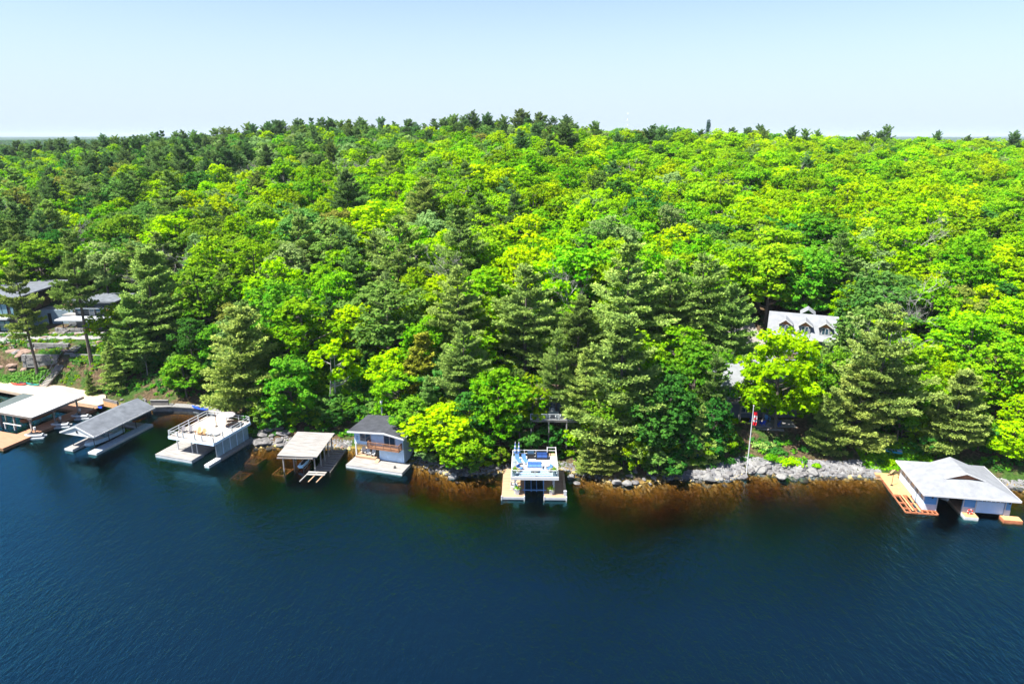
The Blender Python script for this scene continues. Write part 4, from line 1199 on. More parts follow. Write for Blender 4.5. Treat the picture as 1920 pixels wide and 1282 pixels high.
for k in range(9):
    MB().hexa([(-.3, k * .85, .1), (2.3, k * .85 + rnd.uniform(-.1, .1), .0), (2.3, k * .85 + .55, .0), (-.3, k * .85 + .55, .1)], [(-.3, k * .85, .2), (2.3, k * .85, .12), (2.3, k * .85 + .55, .12), (-.3, k * .85 + .55, .2)]).build('plank', WOODD, o)
for x in (-.3, 2.2): MB().box(x, -.2, -.9, x + .2, 8, .02).build('crib_beam', WOODD, o)
o = thing('bare_dock_frame', 'three-pronged bare timber dock frame jutting out before the boat port', 'dock frame', DW(5.0, -2.4, .12), -5)
for x in (-.6, .75, 2.0): MB().beam((x - .2, -.6, -.1), (x + .2, 2.2, 0), .16, .14).build('beam', WOODT if x > 0 else WOODG, o)
for y in (1.2, 1.9): MB().box(-.5, y, .08, 2.4, y + .45, .14).build('crossboard', WOODG, o)

# personal watercraft and boats
def jet(loc, rz, label, hull=None, deck=None, group='personal watercraft'):
    o = thing('jet_ski', label, 'jet ski', loc, rz, group)
    def ring(y, w_, z0, z1): return [(-w_, y, z1), (-w_ * .75, y, z0 + .1), (0, y, z0), (w_ * .75, y, z0 + .1), (w_, y, z1), (w_ * .55, y, z1 + .12), (-w_ * .55, y, z1 + .12)]
    MB().loft([ring(-1.5, .06, .32, .42), ring(-1.2, .33, .12, .42), ring(-.5, .54, 0, .4), ring(.6, .56, 0, .36), ring(1.4, .5, .03, .34)]).build('hull', hull or WHITE, o, smooth=False)
    def r2(y, w_, z0, z1): return [(-w_, y, z0), (w_, y, z0), (w_ * .6, y, z1), (-w_ * .6, y, z1)]
    MB().loft([r2(-1.2, .15, .45, .52), r2(-.6, .34, .5, .82), r2(-.35, .28, .5, .95), r2(-.2, .2, .5, .8)]).build('cowl', deck or BLACK, o)
    MB().loft([r2(-.2, .2, .5, .76), r2(.3, .24, .5, .74), r2(.9, .22, .46, .7), r2(1.15, .15, .45, .58)]).build('seat', BLACK, o)
    MB().tube([(-.36, -.28, 1.02), (0, -.36, .98), (.36, -.28, 1.02)], .035, 5).build('handlebar', BLACK, o)
    return o
jet(DW(3.1, 1.9, .35), 170, 'pale blue and white jet ski on a lift under the plank-roofed boat port', mat('gel_pale_blue', (.45, .7, .85), .3))
l_ = thing('jet_ski_lift', 'grey lift posts holding the jet ski under the plank-roofed boat port', 'boat lift', DW(3.1, 2.0, 0), -5)
for x in (-.45, .45): MB().box(x - .05, -1.3, .22, x + .05, 1.4, .34).build('bunk', STEEL, l_)
for y in (-.8, .9): MB().box(-.06, y, -1, .06, y + .12, .22).build('lift_post', STEEL, l_)

# sunken cribs that show amber through the shallow water
for i, (u, v, lb) in enumerate(((479, 858, 'nearest the railed deck boathouse'), (452, 882, 'farthest from shore'), (530, 879, 'under the corner post of the boat port'))):
    x, y, _ = P(u, v, -.35)
    o = thing('sunken_crib', 'sunken timber crib of stones, %s' % lb, 'sunken crib', (x, y, -.85 if i != 1 else -1.3), -15, 'sunken cribs')
    for k in (-1.1, 1.1):
        MB().box(k - .1, -1.3, -1.2, k + .1, 1.3, .1).build('timber', WOODO, o); MB().box(-1.3, k - .1, -1.2, 1.3, k + .1, .0).build('timber', WOODO, o)
    q = MB()
    for k in range(40):
        a, b_ = rnd.uniform(-1, 1), rnd.uniform(-1, 1); r_ = rnd.uniform(.12, .24)
        q.loft([[(a + r_ * w_ * math.cos(t_), b_ + r_ * w_ * math.sin(t_), zz_) for t_ in (0, 1.2, 2.5, 3.8, 5)] for w_, zz_ in ((1, -.3), (1.05, -.12), (.5, -.02 + rnd.uniform(0, .06)))])
    q.build('stone_fill', mat('stone_amber', (.42, .32, .13), .9, .3, 3), o, stuff=True)

# ================= two-level boathouse with railed sun deck
CW = frame(-58.0, 100.9, -18)
B = thing('boathouse', 'two-level boathouse with railed sun deck, wide pale lower dock and blue louvred side', 'boathouse', CW(0, 0, 0), -18)
dock(B, 0, 0, 7.3, 2.8, .5, WOODG, OFFW); dock(B, 0, 2.83, 2.9, 11, .5, WOODG, OFFW, 'y')
dock(B, 2.93, 2.83, 7.0, 9.6, .49, WOODG, OFFW)
dock(B, 10.15, -.5, 11.1, 2.3, .42, WHITE, WHITE); dock(B, 10.15, 2.33, 11.25, 10, .42, WOODG, WOODG)
boards(B, 2.0, 1.3, 10.9, 10.2, 3.4, mat('decking_bleached', (.40, .36, .315), .8, .12, 2, stretch=(.3, 2, 1)), 'y')
MB().box(2.05, 1.35, 3.0, 10.85, 10.15, 3.344).build('floor_frame', OFFW, B)
MB().box(1.95, 1.22, 2.98, 10.95, 1.297, 3.42).build('fascia', BLUEP, B); MB().box(10.903, 1.3, 2.98, 10.97, 10.2, 3.42).build('fascia', BLUEP, B)
MB().box(10.3, 2.4, .43, 10.4, 9.9, 3.0).build('side_wall', mat('louvre_backing', (.1, .16, .2)), B)
b = MB()
for k in range(17): b.hexa([(10.4, 2.45, .5 + k * .145), (10.46, 2.45, .5 + k * .145), (10.46, 9.85, .5 + k * .145), (10.4, 9.85, .5 + k * .145)], [(10.4, 2.45, .6 + k * .145), (10.43, 2.45, .6 + k * .145), (10.43, 9.85, .6 + k * .145), (10.4, 9.85, .6 + k * .145)])
b.build('louvres', mat('louvre_grey_blue', (.3, .4, .44), .6), B, stuff=True)
for y in (3.6, 5.3, 6.9, 8.5): MB().box(10.47, y, .5, 10.53, y + .12, 2.98).build('trim', BLUEP, B)
for x, y in ((2.3, 2.6), (5.5, 2.3), (6.4, 2.4), (2.3, 9.8), (10.2, 2.4)): post(B, x, y, .5, 3.0, OFFW, .14)
railing(B, [(2.1, 1.4), (2.1, 10.1)], 3.4, OFFW, 1.0, (1.0, .55), 2.2, .15, .08)
railing(B, [(2.1, 10.1), (10.8, 10.1)], 3.4, OFFW, 1.0, (1.0, .55), 2.2, .15, .08)
railing(B, [(10.8, 10.1), (10.8, 1.4)], 3.4, OFFW, 1.0, (1.0, .55), 2.2, .13, .07)
for x in (3.8, 4.9, 7.2, 8.6): post(B, x, 1.4, 3.4, 4.4, OFFW, .16)
MB().beam((2.1, 1.4, 4.35), (3.8, 1.4, 4.35), .07).build('rail', OFFW, B); MB().beam((2.1, 1.4, 3.95), (3.8, 1.4, 3.95), .07).build('rail', OFFW, B)
MB().beam((4.9, 1.4, 4.35), (7.2, 1.4, 4.35), .05).build('rail', OFFW, B); MB().beam((8.6, 1.4, 4.35), (10.8, 1.4, 4.35), .05).build('rail', OFFW, B)
GD = mat('plastic_grey', (.2, .19, .2), .6); GL = mat('plastic_pale_grey', (.5, .52, .52), .6)
for m_, x, y, rz, lb in ((GD, 3.1, 3.2, 10, 'dark grey chair at the left end of the row on the railed sun deck'), (GD, 4.3, 3.5, 5, 'dark grey chair, second from left on the railed sun deck'),
                         (WOODO, 5.9, 3.6, 0, 'orange-brown wooden chair left of its twin on the railed sun deck'), (WOODO, 7.2, 3.4, 20, 'orange-brown wooden chair right of its twin on the railed sun deck'),
                         (GL, 8.1, 3.6, 8, 'pale grey chair beside the wooden ones on the railed sun deck'), (GL, 9.0, 3.7, -5, 'pale grey chair at the right end of the row on the railed sun deck')):
    chair(m_, CW(x, y, 3.41), -18 + rz, lb, 'chairs in a row on the railed sun deck')
o = thing('side_table', 'small orange-brown table between the chairs on the railed sun deck', 'table', CW(6.55, 3.3, 3.41), -18)
MB().box(-.22, -.22, .4, .22, .22, .44).build('table_top', WOODO, o)
for a, b_ in ((-.2, -.2), (.15, -.2), (-.2, .15), (.15, .15)): MB().box(a, b_, 0, a + .05, b_ + .05, .4).build('leg', WOODO, o)
o = thing('parasol', 'round grey slatted parasol at the shaded back corner of the railed sun deck', 'parasol', CW(8.3, 7.6, 3.41), -18)
MB().tube([(0, 0, 0), (0, 0, 2.3)], .035, 6).build('pole', WOODB, o)
MB().loft([[(math.cos(a) * r_, math.sin(a) * r_, z_) for a in [R(30 * k) for k in range(12)]] for r_, z_ in ((1.5, 2.0), (1.1, 2.14), (.1, 2.5))]).build('canopy', mat('parasol_grey', (.32, .3, .3), .9, .35, 6), o)
o = thing('picnic_table', 'brown picnic table under the parasol of the railed sun deck', 'table', CW(8.9, 8.3, 3.41), 10)
MB().box(-.9, -.4, .7, .9, .4, .76).build('table_top', WOODB, o)
for y in (-.75, .75): MB().box(-.9, y - .14, .42, .9, y + .14, .46).build('bench', WOODB, o)
for x in (-.6, .6): MB().beam((x, -.7, 0), (x, -.2, .7), .08).build('leg', WOODB, o); MB().beam((x, .7, 0), (x, .2, .7), .08).build('leg', WOODB, o)
o = thing('lamp_pole', 'thin dark pole standing on the railed sun deck', 'pole', CW(6.7, 6.9, 3.41), 0)
MB().tube([(0, 0, 0), (0, 0, 2.6)], .04, 6).build('shaft', WOODB, o); MB().tube([(0, 0, 0), (0, 0, .06)], .25, 8).build('foot', BLACK, o)
for k, (x, lb) in enumerate(((4.2, 'left'), (5.1, 'right'))):
    chair(mat('plastic_maroon', (.16, .03, .03), .6), CW(x, 5.6 + k * .2, .51), -18, '%s maroon chair in the shade below the railed sun deck' % lb, 'maroon chairs below the sun deck')
# ================= gabled grey-shingled boat slip
BW = frame(-74.2, 103.3, -16)
B = thing('boat_shelter', 'grey-shingled gabled boat shelter over a U-shaped pale dock', 'boat shelter', BW(0, 0, 0), -16)
dock(B, 0, 0, 1.7, 12, .4, WOODG, WHITE, 'x'); dock(B, 4.9, 0, 6.6, 12.2, .4, mat('decking_blue_grey', (.36, .42, .47), .8, .15, 2), WHITE, 'y')
dock(B, 1.73, 10.6, 4.87, 12, .395, WOODG, WHITE)
MB().box(-.02, -.06, .05, 1.72, -.003, .43).build('fascia', WHITE, B); MB().box(4.88, -.06, .05, 6.62, -.003, .43).build('fascia', WHITE, B)
YA, YB = .3, 13.4
for s_, a, b_ in ((0, -.7, 2.85), (1, 6.4, 2.85)):
    c = [(a, YA, 3.15), (b_, YA, 4.55), (b_, YB, 4.55), (a, YB, 3.15)] if s_ == 0 else [(b_, YA, 4.55), (a, YA, 3.15), (a, YB, 3.15), (b_, YB, 4.55)]
    MB().slab(c, .12).build('roof', SHGREY, B)
    MB().beam((a, YA - .05, 3.08), (b_, YA - .05, 4.48), .08, .26).build('rake_board', WHITE, B)
MB().beam((6.44, YA, 3.02), (6.44, YB, 3.02), .08, .22).build('eave_board', WHITE, B)
MB().loft([[(-.5, y, 3.0), (6.2, y, 3.0), (6.2, y, 3.12), (2.85, y, 4.42), (-.5, y, 3.12)] for y in (.42, .5)]).build('gable', WHITE, B)
MB().box(-.5, .36, 2.86, 6.2, .52, 3.0).build('beam', WHITE, B)
MB().box(2.75, .3, 3.35, 2.95, .415, 3.75).build('gable_lamp', BLACK, B)
for x in (.5, 5.0):
    for y in (1.3, 4.2, 7.2, 10.0, 12.8): MB().tube([(x, y, .3), (x, y, 3.05)], .06, 6).build('post', BLACK, B)
for y in (3.5, 7.5, 11.5): MB().box(-.3, y, 2.9, 6.0, y + .12, 3.04).build('crossbeam', OFFW, B)
def runabout(loc, rz, label, hull, deck, L=6.2, W_=2.1, H_=.9, group=None, cover=False, cat='motorboat'):
    o = thing('motorboat', label, cat, loc, rz, group)
    secs = [(-.5, .03, .55, 1.0), (-.42, .45, .25, .97), (-.25, .8, .08, .9), (0, .97, 0, .84), (.3, 1, 0, .8), (.5, .95, 0, .8)]
    def ring(t, w_, z0, z1):
        w = W_ / 2 * w_; return [(-w, t * L, z1 * H_), (-w * .86, t * L, z0 * H_ + .22), (0, t * L, z0 * H_), (w * .86, t * L, z0 * H_ + .22), (w, t * L, z1 * H_)]
    MB().loft([ring(*q) for q in secs]).build('hull', hull, o)
    def top(t, w_, z1, up): w = W_ / 2 * w_ * .94; return [(-w, t * L, z1 * H_), (w, t * L, z1 * H_), (w * .6, t * L, z1 * H_ + up), (-w * .6, t * L, z1 * H_ + up)]
    MB().loft([top(-.48, .1, .99, .02), top(-.3, .75, .92, .12), top(-.08, .96, .85, .16)]).build('foredeck', deck, o)
    if cover: MB().loft([top(-.08, .97, .86, .17), top(.1, 1, .84, .5), top(.3, 1, .82, .4), top(.49, .94, .8, .06)]).build('cover', deck, o)
    else:
        MB().hexa([(-.75, -.07 * L, .85 * H_), (.75, -.07 * L, .85 * H_), (.7, -.05 * L, .85 * H_), (-.7, -.05 * L, .85 * H_)], [(-.55, .0, 1.35 * H_), (.55, .0, 1.35 * H_), (.55, .03, 1.35 * H_), (-.55, .03, 1.35 * H_)]).build('windscreen', CLEAR, o)
        MB().box(-.8, .05 * L, .5 * H_, .8, .42 * L, .62 * H_).build('cockpit_floor', OFFW, o)
        for x in (-.65, .15): MB().box(x, .12 * L, .62 * H_, x + .5, .2 * L, .98 * H_).build('seat', deck, o)
    return o
HB = mat('gel_blue_white', (.42, .6, .74), .25)
runabout(BW(3.3, 4.6, .15), -16, 'white and pale blue motorboat moored under the grey-shingled gabled shelter', HB, WHITE, 7.2, 2.3, 1.1)

# ================= white-roofed boathouse at the far left and its decks
AW = frame(-89.9, 111.3, -18)
B = thing('boat_shelter', 'white metal-roofed boat shelter on timber posts over a brown dock at the far left', 'boat shelter', AW(0, 0, 0), -18)
b = MB(); b.slab([(-1.5, .1, 3.55), (7.2, .1, 3.35), (7.2, 10.3, 3.6), (-1.5, 10.3, 3.8)], .1)
b.build('roof', METALW, B)
b = MB()
for k in range(26): b.beam((-1.45 + k * .345, .1, 3.56 - k * .0079), (-1.45 + k * .345, 10.3, 3.81 - k * .0079), .05, .05)
b.build('roof_ribs', METALW, B, stuff=True)
MB().box(-1.5, .02, 3.05, 7.2, .097, 3.42).build('fascia', WOODD, B); MB().box(7.203, .1, 3.1, 7.28, 10.3, 3.42).build('fascia', WOODD, B)
for x, y in ((-1.2, .4), (2.3, .4), (5.9, .6), (5.9, 5.0), (5.9, 9.7), (-1.2, 5), (-1.2, 9.7)):
    post(B, x, y, .4, 3.1, WOODG, .22)
MB().beam((5.9, .6, 2.3), (5.2, .5, 3.05), .12).build('brace', WOODG, B); MB().beam((5.9, .7, 2.3), (5.9, 1.5, 3.05), .12).build('brace', WOODG, B)
D_ = thing('dock', 'large red-brown dock around the far-left boat shelters', 'dock', AW(0, 0, 0), -18)
RB = mat('decking_red_brown', (.36, .19, .11), .75, .15, 2, stretch=(.3, 2, 1))
dock(D_, -9, -6.1, 7.9, -1.2, .5, RB, WOODB); dock(D_, 4.6, -1.17, 7.6, 12.2, .5, RB, WOODB, 'x')
dock(D_, -9, 9.9, 4.57, 12.2, .5, RB, WOODB)
o = thing('promenade_deck', 'broad beige curved deck running behind the far-left boat shelters', 'deck', AW(0, 0, 0), -18)
pl = [(-26, 13.2), (-10, 12.3), (0, 12.3), (7.8, 12.3), (8.2, 13.6), (4.5, 17.2), (-2, 18.4), (-9, 18.3), (-18, 16.8), (-26, 15.5)]
MB().slab([(x, y, 1.0) for x, y in pl][::1], .55).build('deck_slab', mat('decking_beige', (.42, .33, .24), .8, .12, 1.5, stretch=(.3, 2, 1)), o)
q = MB()
for k in range(7): q.box(4.0, 11.6 + k * .1 - .6, .52, 7.6, 11.7 + k * .1 - .6, .54 + k * .06)
q.build('broad_steps', WOODT, o)
o = thing('timber_wall', 'fresh orange-brown timber retaining wall on the bank behind the jet ski dock', 'retaining wall', AW(8.3, 13.2, .6), -25)
for k in range(6): MB().box(0, 0, k * .27, 4.0, .24, k * .27 + .255).build('timber', WOODO if k < 4 else WOODD, o)
for i, (y, lb) in enumerate(((-.6, 'nearest the open water'), (4.3, 'in the middle of the row'), (8.3, 'farthest from the open water'))):
    x, yy, z = AW(7.9, y, .22)
    jet((x, yy, z), -18 - 62, 'grey and white jet ski at the brown dock, %s' % lb, OFFW, mat('gel_graphite', (.12, .13, .14), .3), 'jet skis along the brown dock')
    f = thing('jet_ski_float', 'pale drive-on float under the jet ski %s' % lb, 'float', AW(7.9, y, -.1), -18 - 62, 'jet ski floats')
    MB().box(-.75, -1.5, 0, -.2, 1.7, .3).box(.2, -1.5, 0, .75, 1.7, .3).build('pontoon', OFFW, f)
    p_ = thing('dock_post', 'white-capped dock post behind the jet ski %s' % lb, 'post', AW(6.9, y + 1.0, .5), -18, 'white-capped dock posts')
    MB().tube([(0, 0, 0), (0, 0, .5)], .1, 8).build('post', WOODG, p_); MB().tube([(0, 0, .5), (0, 0, .95)], .2, 10).build('cap', WHITE, p_)
runabout(AW(1.8, 4.8, .5), -18 + 4, 'dark brown varnished motorboat under the white metal roof', WOODB, BLACK, 6.5, 2.1, 1.2, cover=True)
o = thing('boat_trailer_rack', 'pale tubular boat lift rails at the front of the white-roofed shelter', 'boat lift', AW(.5, -.2, .5), -18)
for x in (0, 2.2): MB().box(x, 0, 0, x + .14, .14, 1.0).build('post', WHITE, o)
MB().box(-.2, 0, 1.0, 4.0, .16, 1.14).build('crossbeam', WHITE, o)
B = thing('boat_shelter', 'low grey-green roofed boat shelter behind the white metal roof at the left edge', 'boat shelter', (-97, 116, 0), 0)
_p = [P(u_, v_, 3.4) for u_, v_ in ((-80, 801), (2, 768), (70, 741), (43, 737), (0, 755), (-80, 788))]
MB().slab([(a_ + 97, b_ - 116, 3.4) for a_, b_, _ in _p], .14).build('roof', GREENR, B)
for k in (1, 2, 3, 4): post(B, _p[k][0] + 97 + (-.4 if k < 3 else .4), _p[k][1] - 116, -1, 3.25, WOODG, .18)
def kayak(loc, rz, L, m, label, group=None, w=.36, cat='kayak', name='kayak', h=.28, paddle=False):
    o = thing(name, label, cat, loc, rz, group)
    def ring(t):
        k = max(.04, (1 - (2 * t - 1) ** 2) ** .6); ww = w * k; zz = h * (1 - k) * .6
        return [(L * (t - .5), ww, zz + h * .6), (L * (t - .5), ww * .7, zz + .05), (L * (t - .5), 0, zz), (L * (t - .5), -ww * .7, zz + .05), (L * (t - .5), -ww, zz + h * .6), (L * (t - .5), 0, zz + h)]
    MB().loft([ring(k / 8) for k in range(9)]).build('hull', m, o, smooth=True)
    MB().box(-.4, -.17, h * .78, .35, .17, h + .03).build('cockpit', BLACK, o)
    return o
kayak(AW(-17.2, 15.9, 1.05), -8, 3.4, RED, 'red kayak on the beige deck at the far left')
kayak(AW(-14.3, 16.7, 1.05), -18, 3.6, TEAL, 'teal canoe lying beside the red kayak at the far left')
kayak(AW(-16.3, 16.8, 1.05), -12, 3.4, BLACK, 'black kayak behind the red kayak at the far left')
kayak(AW(8.0, 12.6, .55), -50, 3.0, BLUE, 'blue kayak on the rocks beside the timber retaining wall')

# ---- curved walkway and wall between the shelters
wl = [(-70.5, 117.0), (-68.0, 119.6), (-64.5, 120.0), (-60.5, 119.4), (-57.0, 118.2), (-53.8, 115.6), (-51.3, 112.6)]
o = thing('curved_walkway', 'curved pale concrete walkway round the dark cove between the left boathouses', 'walkway', (-62, 118, 0), 0)
b = MB(); c = MB()
for (x0, y0), (x1, y1) in zip(wl, wl[1:]):
    x0 += 62; x1 += 62; y0 -= 118; y1 -= 118
    d = Vector((x1 - x0, y1 - y0, 0)).normalized(); n_ = Vector((-d.y, d.x, 0)) * 1.6
    b.hexa([(x0, y0, .9), (x1, y1, .9), (x1 + n_.x, y1 + n_.y, .9), (x0 + n_.x, y0 + n_.y, .9)], [(x0, y0, 1.05), (x1, y1, 1.05), (x1 + n_.x, y1 + n_.y, 1.05), (x0 + n_.x, y0 + n_.y, 1.05)])
    m_ = Vector((-d.y, d.x, 0)) * .3
    c.hexa([(x0 + m_.x, y0 + m_.y, -.8), (x1 + m_.x, y1 + m_.y, -.8), (x1 + n_.x, y1 + n_.y, -.8), (x0 + n_.x, y0 + n_.y, -.8)], [(x0 + m_.x, y0 + m_.y, .895), (x1 + m_.x, y1 + m_.y, .895), (x1 + n_.x, y1 + n_.y, .895), (x0 + n_.x, y0 + n_.y, .895)])
b.build('path_slab', STONEG, o); c.build('wall_face', CONC, o)
MB().box(-6.6, 2.6, .8, -3.2, 2.85, 2.0).build('parapet', WOODD, o); MB().box(-6.6, 2.5, 2.003, -3.2, 2.95, 2.08).build('coping', STONEG, o)
kayak((-58.3, 118.6, 1.1), -25, 4.2, BLUE, 'bright blue canoe lying on the curved concrete walkway', w=.45)
o = thing('garden_statue', 'small pale stone lantern at the left end of the curved walkway', 'lantern', (-69.0, 119.9, 1.0), 0)
MB().tube([(0, 0, 0), (0, 0, 1.0)], .12, 8).build('pillar', STONEG, o); MB().tube([(0, 0, 1.0), (0, 0, 1.1), (0, 0, 1.35), (0, 0, 1.6)], [.3, .24, .22, .05], 8).build('lantern_head', STONEG, o)

# ================= large grey-roofed boathouse at the right
GW = frame(56.9, 83.9, -9.3)
B = thing('boathouse', 'large slate-blue boathouse with pale grey hip roof and two boat doors', 'boathouse', GW(0, 0, 0), -9.3)
def wl_(x0, x1, z0, z1, m, nm='front_wall'): MB().box(x0, .2, z0, x1, .4, z1).build(nm, m, B)
for a, b_ in ((.2, 1.75), (5.0, 6.65), (10.25, 11.0)):
    wl_(a, b_, 1.25, 3.0, SLATEB); MB().box(a - .02, .14, .1, b_ + .02, .4, 1.247).build('stone_base', mat('base_pale', (.52, .56, .6), .8, .1, 3), B)
wl_(1.75, 5.0, 2.75, 3.0, SLATEB); wl_(6.65, 10.25, 2.6, 3.0, SLATEB)
WB2 = mat('siding_pale_blue', (.56, .66, .75), .6, .08, 2)
MB().box(0.2, .403, .1, .4, 9.2, 1.35).build('side_wall', WB2, B); MB().box(.2, .403, 2.75, .4, 9.2, 3.0).build('side_wall', WB2, B)
for y in (.403, 1.9, 3.6, 5.3, 7.0, 8.7): MB().box(.17, y, 1.353, .41, y + .45, 2.747).build('side_wall', WB2, B)
for k, y in enumerate((.853, 2.35, 4.05, 5.75, 7.45)): window(B, .3, y, 1.4, 1.04 if k == 0 else 1.24, 1.3, WHITE, 2, 'left', GLASSL if k % 2 else mat('window_warm', (.45, .35, .25), .2))
MB().box(10.8, .403, -.2, 11.0, 9.2, 3.0).build('side_wall', SLATEB, B); MB().box(.4, 9.0, -.2, 10.8, 9.2, 3.0).build('rear_wall', SLATEB, B)
for x0, x1, zt in ((1.65, 1.78, 2.8), (4.97, 5.1, 2.8), (6.55, 6.68, 2.66), (10.22, 10.35, 2.66)): MB().box(x0, .08, .3, x1, .137, zt).build('trim', WHITE, B)
MB().box(1.65, .08, 2.803, 5.1, .197, 2.93).build('trim', WHITE, B); MB().box(6.55, .08, 2.663, 10.35, .197, 2.78).build('trim', WHITE, B)
for k in range(5): MB().box(6.69, .24, .5 + k * .43, 10.21, .3, .5 + k * .43 + .415).build('door_panel', mat('door_pale_blue', (.6, .75, .9), .5, .05, 1), B)
for k in range(6):
    f = MB().box(6.85 + k * .56, .2, 2.28, 7.27 + k * .56, .236, 2.52).build('door_window', WHITE, B)
    for s_ in (0, .2): MB().box(6.88 + k * .56 + s_, .185, 2.31, 7.05 + k * .56 + s_, .197, 2.49).build('pane', GLASS, f)
for x in (1.05, 10.75): MB().box(x - .09, .04, 2.2, x + .09, .137, 2.6).build('wall_lamp', BLACK, B)
for x in (4.9, 10.2): MB().box(x, .45, -.3, x + 1.9 if x < 9 else x + .55, 8.9, .4).build('inner_dock', WOODT, B)
MB().box(.45, .45, -.3, 1.7, 8.9, .4).build('inner_dock', WOODT, B)
# hip roof with a small gable front and back
ze, zg, zr = 3.0, 4.3, 5.3
x0, x1, y0, y1 = -.45, 11.65, -.65, 9.75; xc = 5.6; gl_, gr_ = 3.0, 8.2; yf, yb = 2.1, 7.0
roofs = {'front': [(x0, y0, ze), (x1, y0, ze), (gr_, yf, zg), (gl_, yf, zg)], 'left': [(x0, y1, ze), (x0, y0, ze), (gl_, yf, zg), (xc, yf - .15, zr), (xc, yb + .15, zr), (gl_, yb, zg)],
         'right': [(x1, y0, ze), (x1, y1, ze), (gr_, yb, zg), (xc, yb + .15, zr), (xc, yf - .15, zr), (gr_, yf, zg)], 'back': [(x1, y1, ze), (x0, y1, ze), (gl_, yb, zg), (gr_, yb, zg)]}
for k, pts in roofs.items():
    MB().slab([(a, b_, c_ + .12) for a, b_, c_ in pts], .12).build('roof', SHPALE, B)
for a, b_, c_, d_ in ((x0, y0 - .06, x1, y0 - .003), (x0 - .06, y0, x0 - .003, y1), (x1 + .003, y0, x1 + .06, y1)):
    MB().box(a, b_, ze - .12, c_, d_, ze + .13).build('gutter', WHITE, B)
MB().slab([(x0 + .05, y1 - .05, ze - .02), (x1 - .05, y1 - .05, ze - .02), (x1 - .05, y0 + .05, ze - .02), (x0 + .05, y0 + .05, ze - .02)][::-1], .05).build('soffit', WHITE, B)
MB().loft([[(gl_ + .5, y, zg + .14), (gr_ - .5, y, zg + .14), (xc, y, zr - .05)] for y in (yf + .1, yf + .2)]).build('gable_panel', mat('gable_cedar', (.3, .12, .06), .8, .2, 3), B)
for a in (gl_, gr_): MB().beam((a, yf - .12, zg + .12), (xc, yf - .24, zr + .1), .09, .16).build('rake_board', WHITE, B)
# docks of that boathouse
D_ = thing('dock', 'unfinished timber dock with open joists left of the slate-blue boathouse', 'dock', GW(0, 0, 0), -9.3)
boards(D_, -2.4, 3.9, .1, 9.6, .45, WOODO, 'x'); MB().box(-2.35, 3.95, -.1, .05, 9.55, .394).build('dock_frame', WOODR, D_)
boards(D_, -2.9, 9.63, .4, 10.6, .44, WOODO, 'y')
for x in (-2.5, -1.75, -1.0, -.25): MB().beam((x, -1.0, .36), (x, 3.88, .36), .1, .2).build('joist', WOODR, D_)
for y in (-1.0, .1, 1.6, 3.6): MB().box(-2.45, y, .22, 1.7 if y < 0 else -.1, y + .12, .44).build('crossjoist', WOODR, D_)
for x in (.5, 1.1, 1.65): MB().beam((x, -1.0, .34), (x, -.1, .34), .1, .18).build('joist', WOODR, D_)
MB().box(-.1, -.15, .22, 1.7, -.03, .44).build('crossjoist', WOODR, D_)
for x in (-1.5, -.6): MB().box(x, -.6, .47, x + .22, 3.85, .5).build('loose_board', WOODO, D_)
for k in range(4): MB().box(-3.4 + k * .1, 8.2 + k * .5, .46, -2.2, 8.3 + k * .5, .5).build('overhanging_board', WOODO, D_)
for x0_, x1_, y0_, y1_, lb in ((5.0, 6.65, -1.05, .1, 'between the two boat doors'), (9.8, 12.1, -1.1, .1, 'at the right corner')):
    o = thing('dock_platform', 'small tan dock platform %s of the slate-blue boathouse' % lb, 'dock', GW(x0_, y0_, 0), -9.3)
    boards(o, 0, 0, x1_ - x0_, y1_ - y0_, .45, WOODO); MB().box(-.03, -.03, -.15, x1_ - x0_ + .03, y1_ - y0_ - .03, .394).build('dock_frame', WHITE if x0_ < 6 else WOODR, o)
o = thing('life_ring', 'red and white life ring on the platform between the boat doors', 'life ring', GW(5.85, -.3, .46), -9.3)
for k in range(4):
    for nm, a, b_, m in (('red_section', 0, 68, RED), ('white_band', 68, 90, WHITE)):
        MB().tube([(math.cos(R(k * 90 + t_)) * .3, 0, .38 + math.sin(R(k * 90 + t_)) * .3) for t_ in np.linspace(a, b_, 4)], .09, 6).build(nm, m, o)
for x, y, lb in ((-1.75, 6.6, 'farther'), (-.3, 1.8, 'nearer')):
    o = thing('line_pole', 'thin black pole on the unfinished dock, %s from the water' % lb, 'pole', GW(x, y, .45), -9.3, 'thin black poles on the unfinished dock')
    MB().tube([(0, 0, 0), (0, 0, 2.3)], .035, 5).build('shaft', BLACK, o); MB().tube([(0, 0, 0), (0, 0, .08)], .2, 8).build('foot', BLACK, o)
    if lb == 'nearer': MB().tube([(-.9, 0, 2.1), (2.2, .3, 2.25)], .02, 4).build('crossbar', BLACK, o)
o = thing('boat_on_lift', 'white-nosed boat on a lift in the dark left bay of the slate-blue boathouse', 'motorboat', GW(3.4, 3.5, 1.0), -9.3)
for s_ in (0,):
    def ring(t, w, z0, z1): return [(-w, t, z1), (-w * .7, t, z0 + .15), (0, t, z0), (w * .7, t, z0 + .15), (w, t, z1)]
    MB().loft([ring(-2.6, .1, .5, .9), ring(-1.8, .7, .2, .9), ring(0, 1.05, 0, .8), ring(2.8, 1.0, 0, .75)]).build('hull', WHITE, o)
    MB().box(-.8, -.4, .82, .8, 2.4, 1.25).build('cover', BLACK, o)
o = thing('outdoor_chairs_stack', 'dark chairs and lumber at the shore end of the unfinished dock', 'lumber', GW(-.6, 9.9, .46), 0)
for k in range(4): MB().beam((-.6 + k * .12, 0, .1 * k), (.5, .9 - k * .2, .1 * k + .5), .14, .05).build('board', WOODO if k % 2 else BLACK, o)
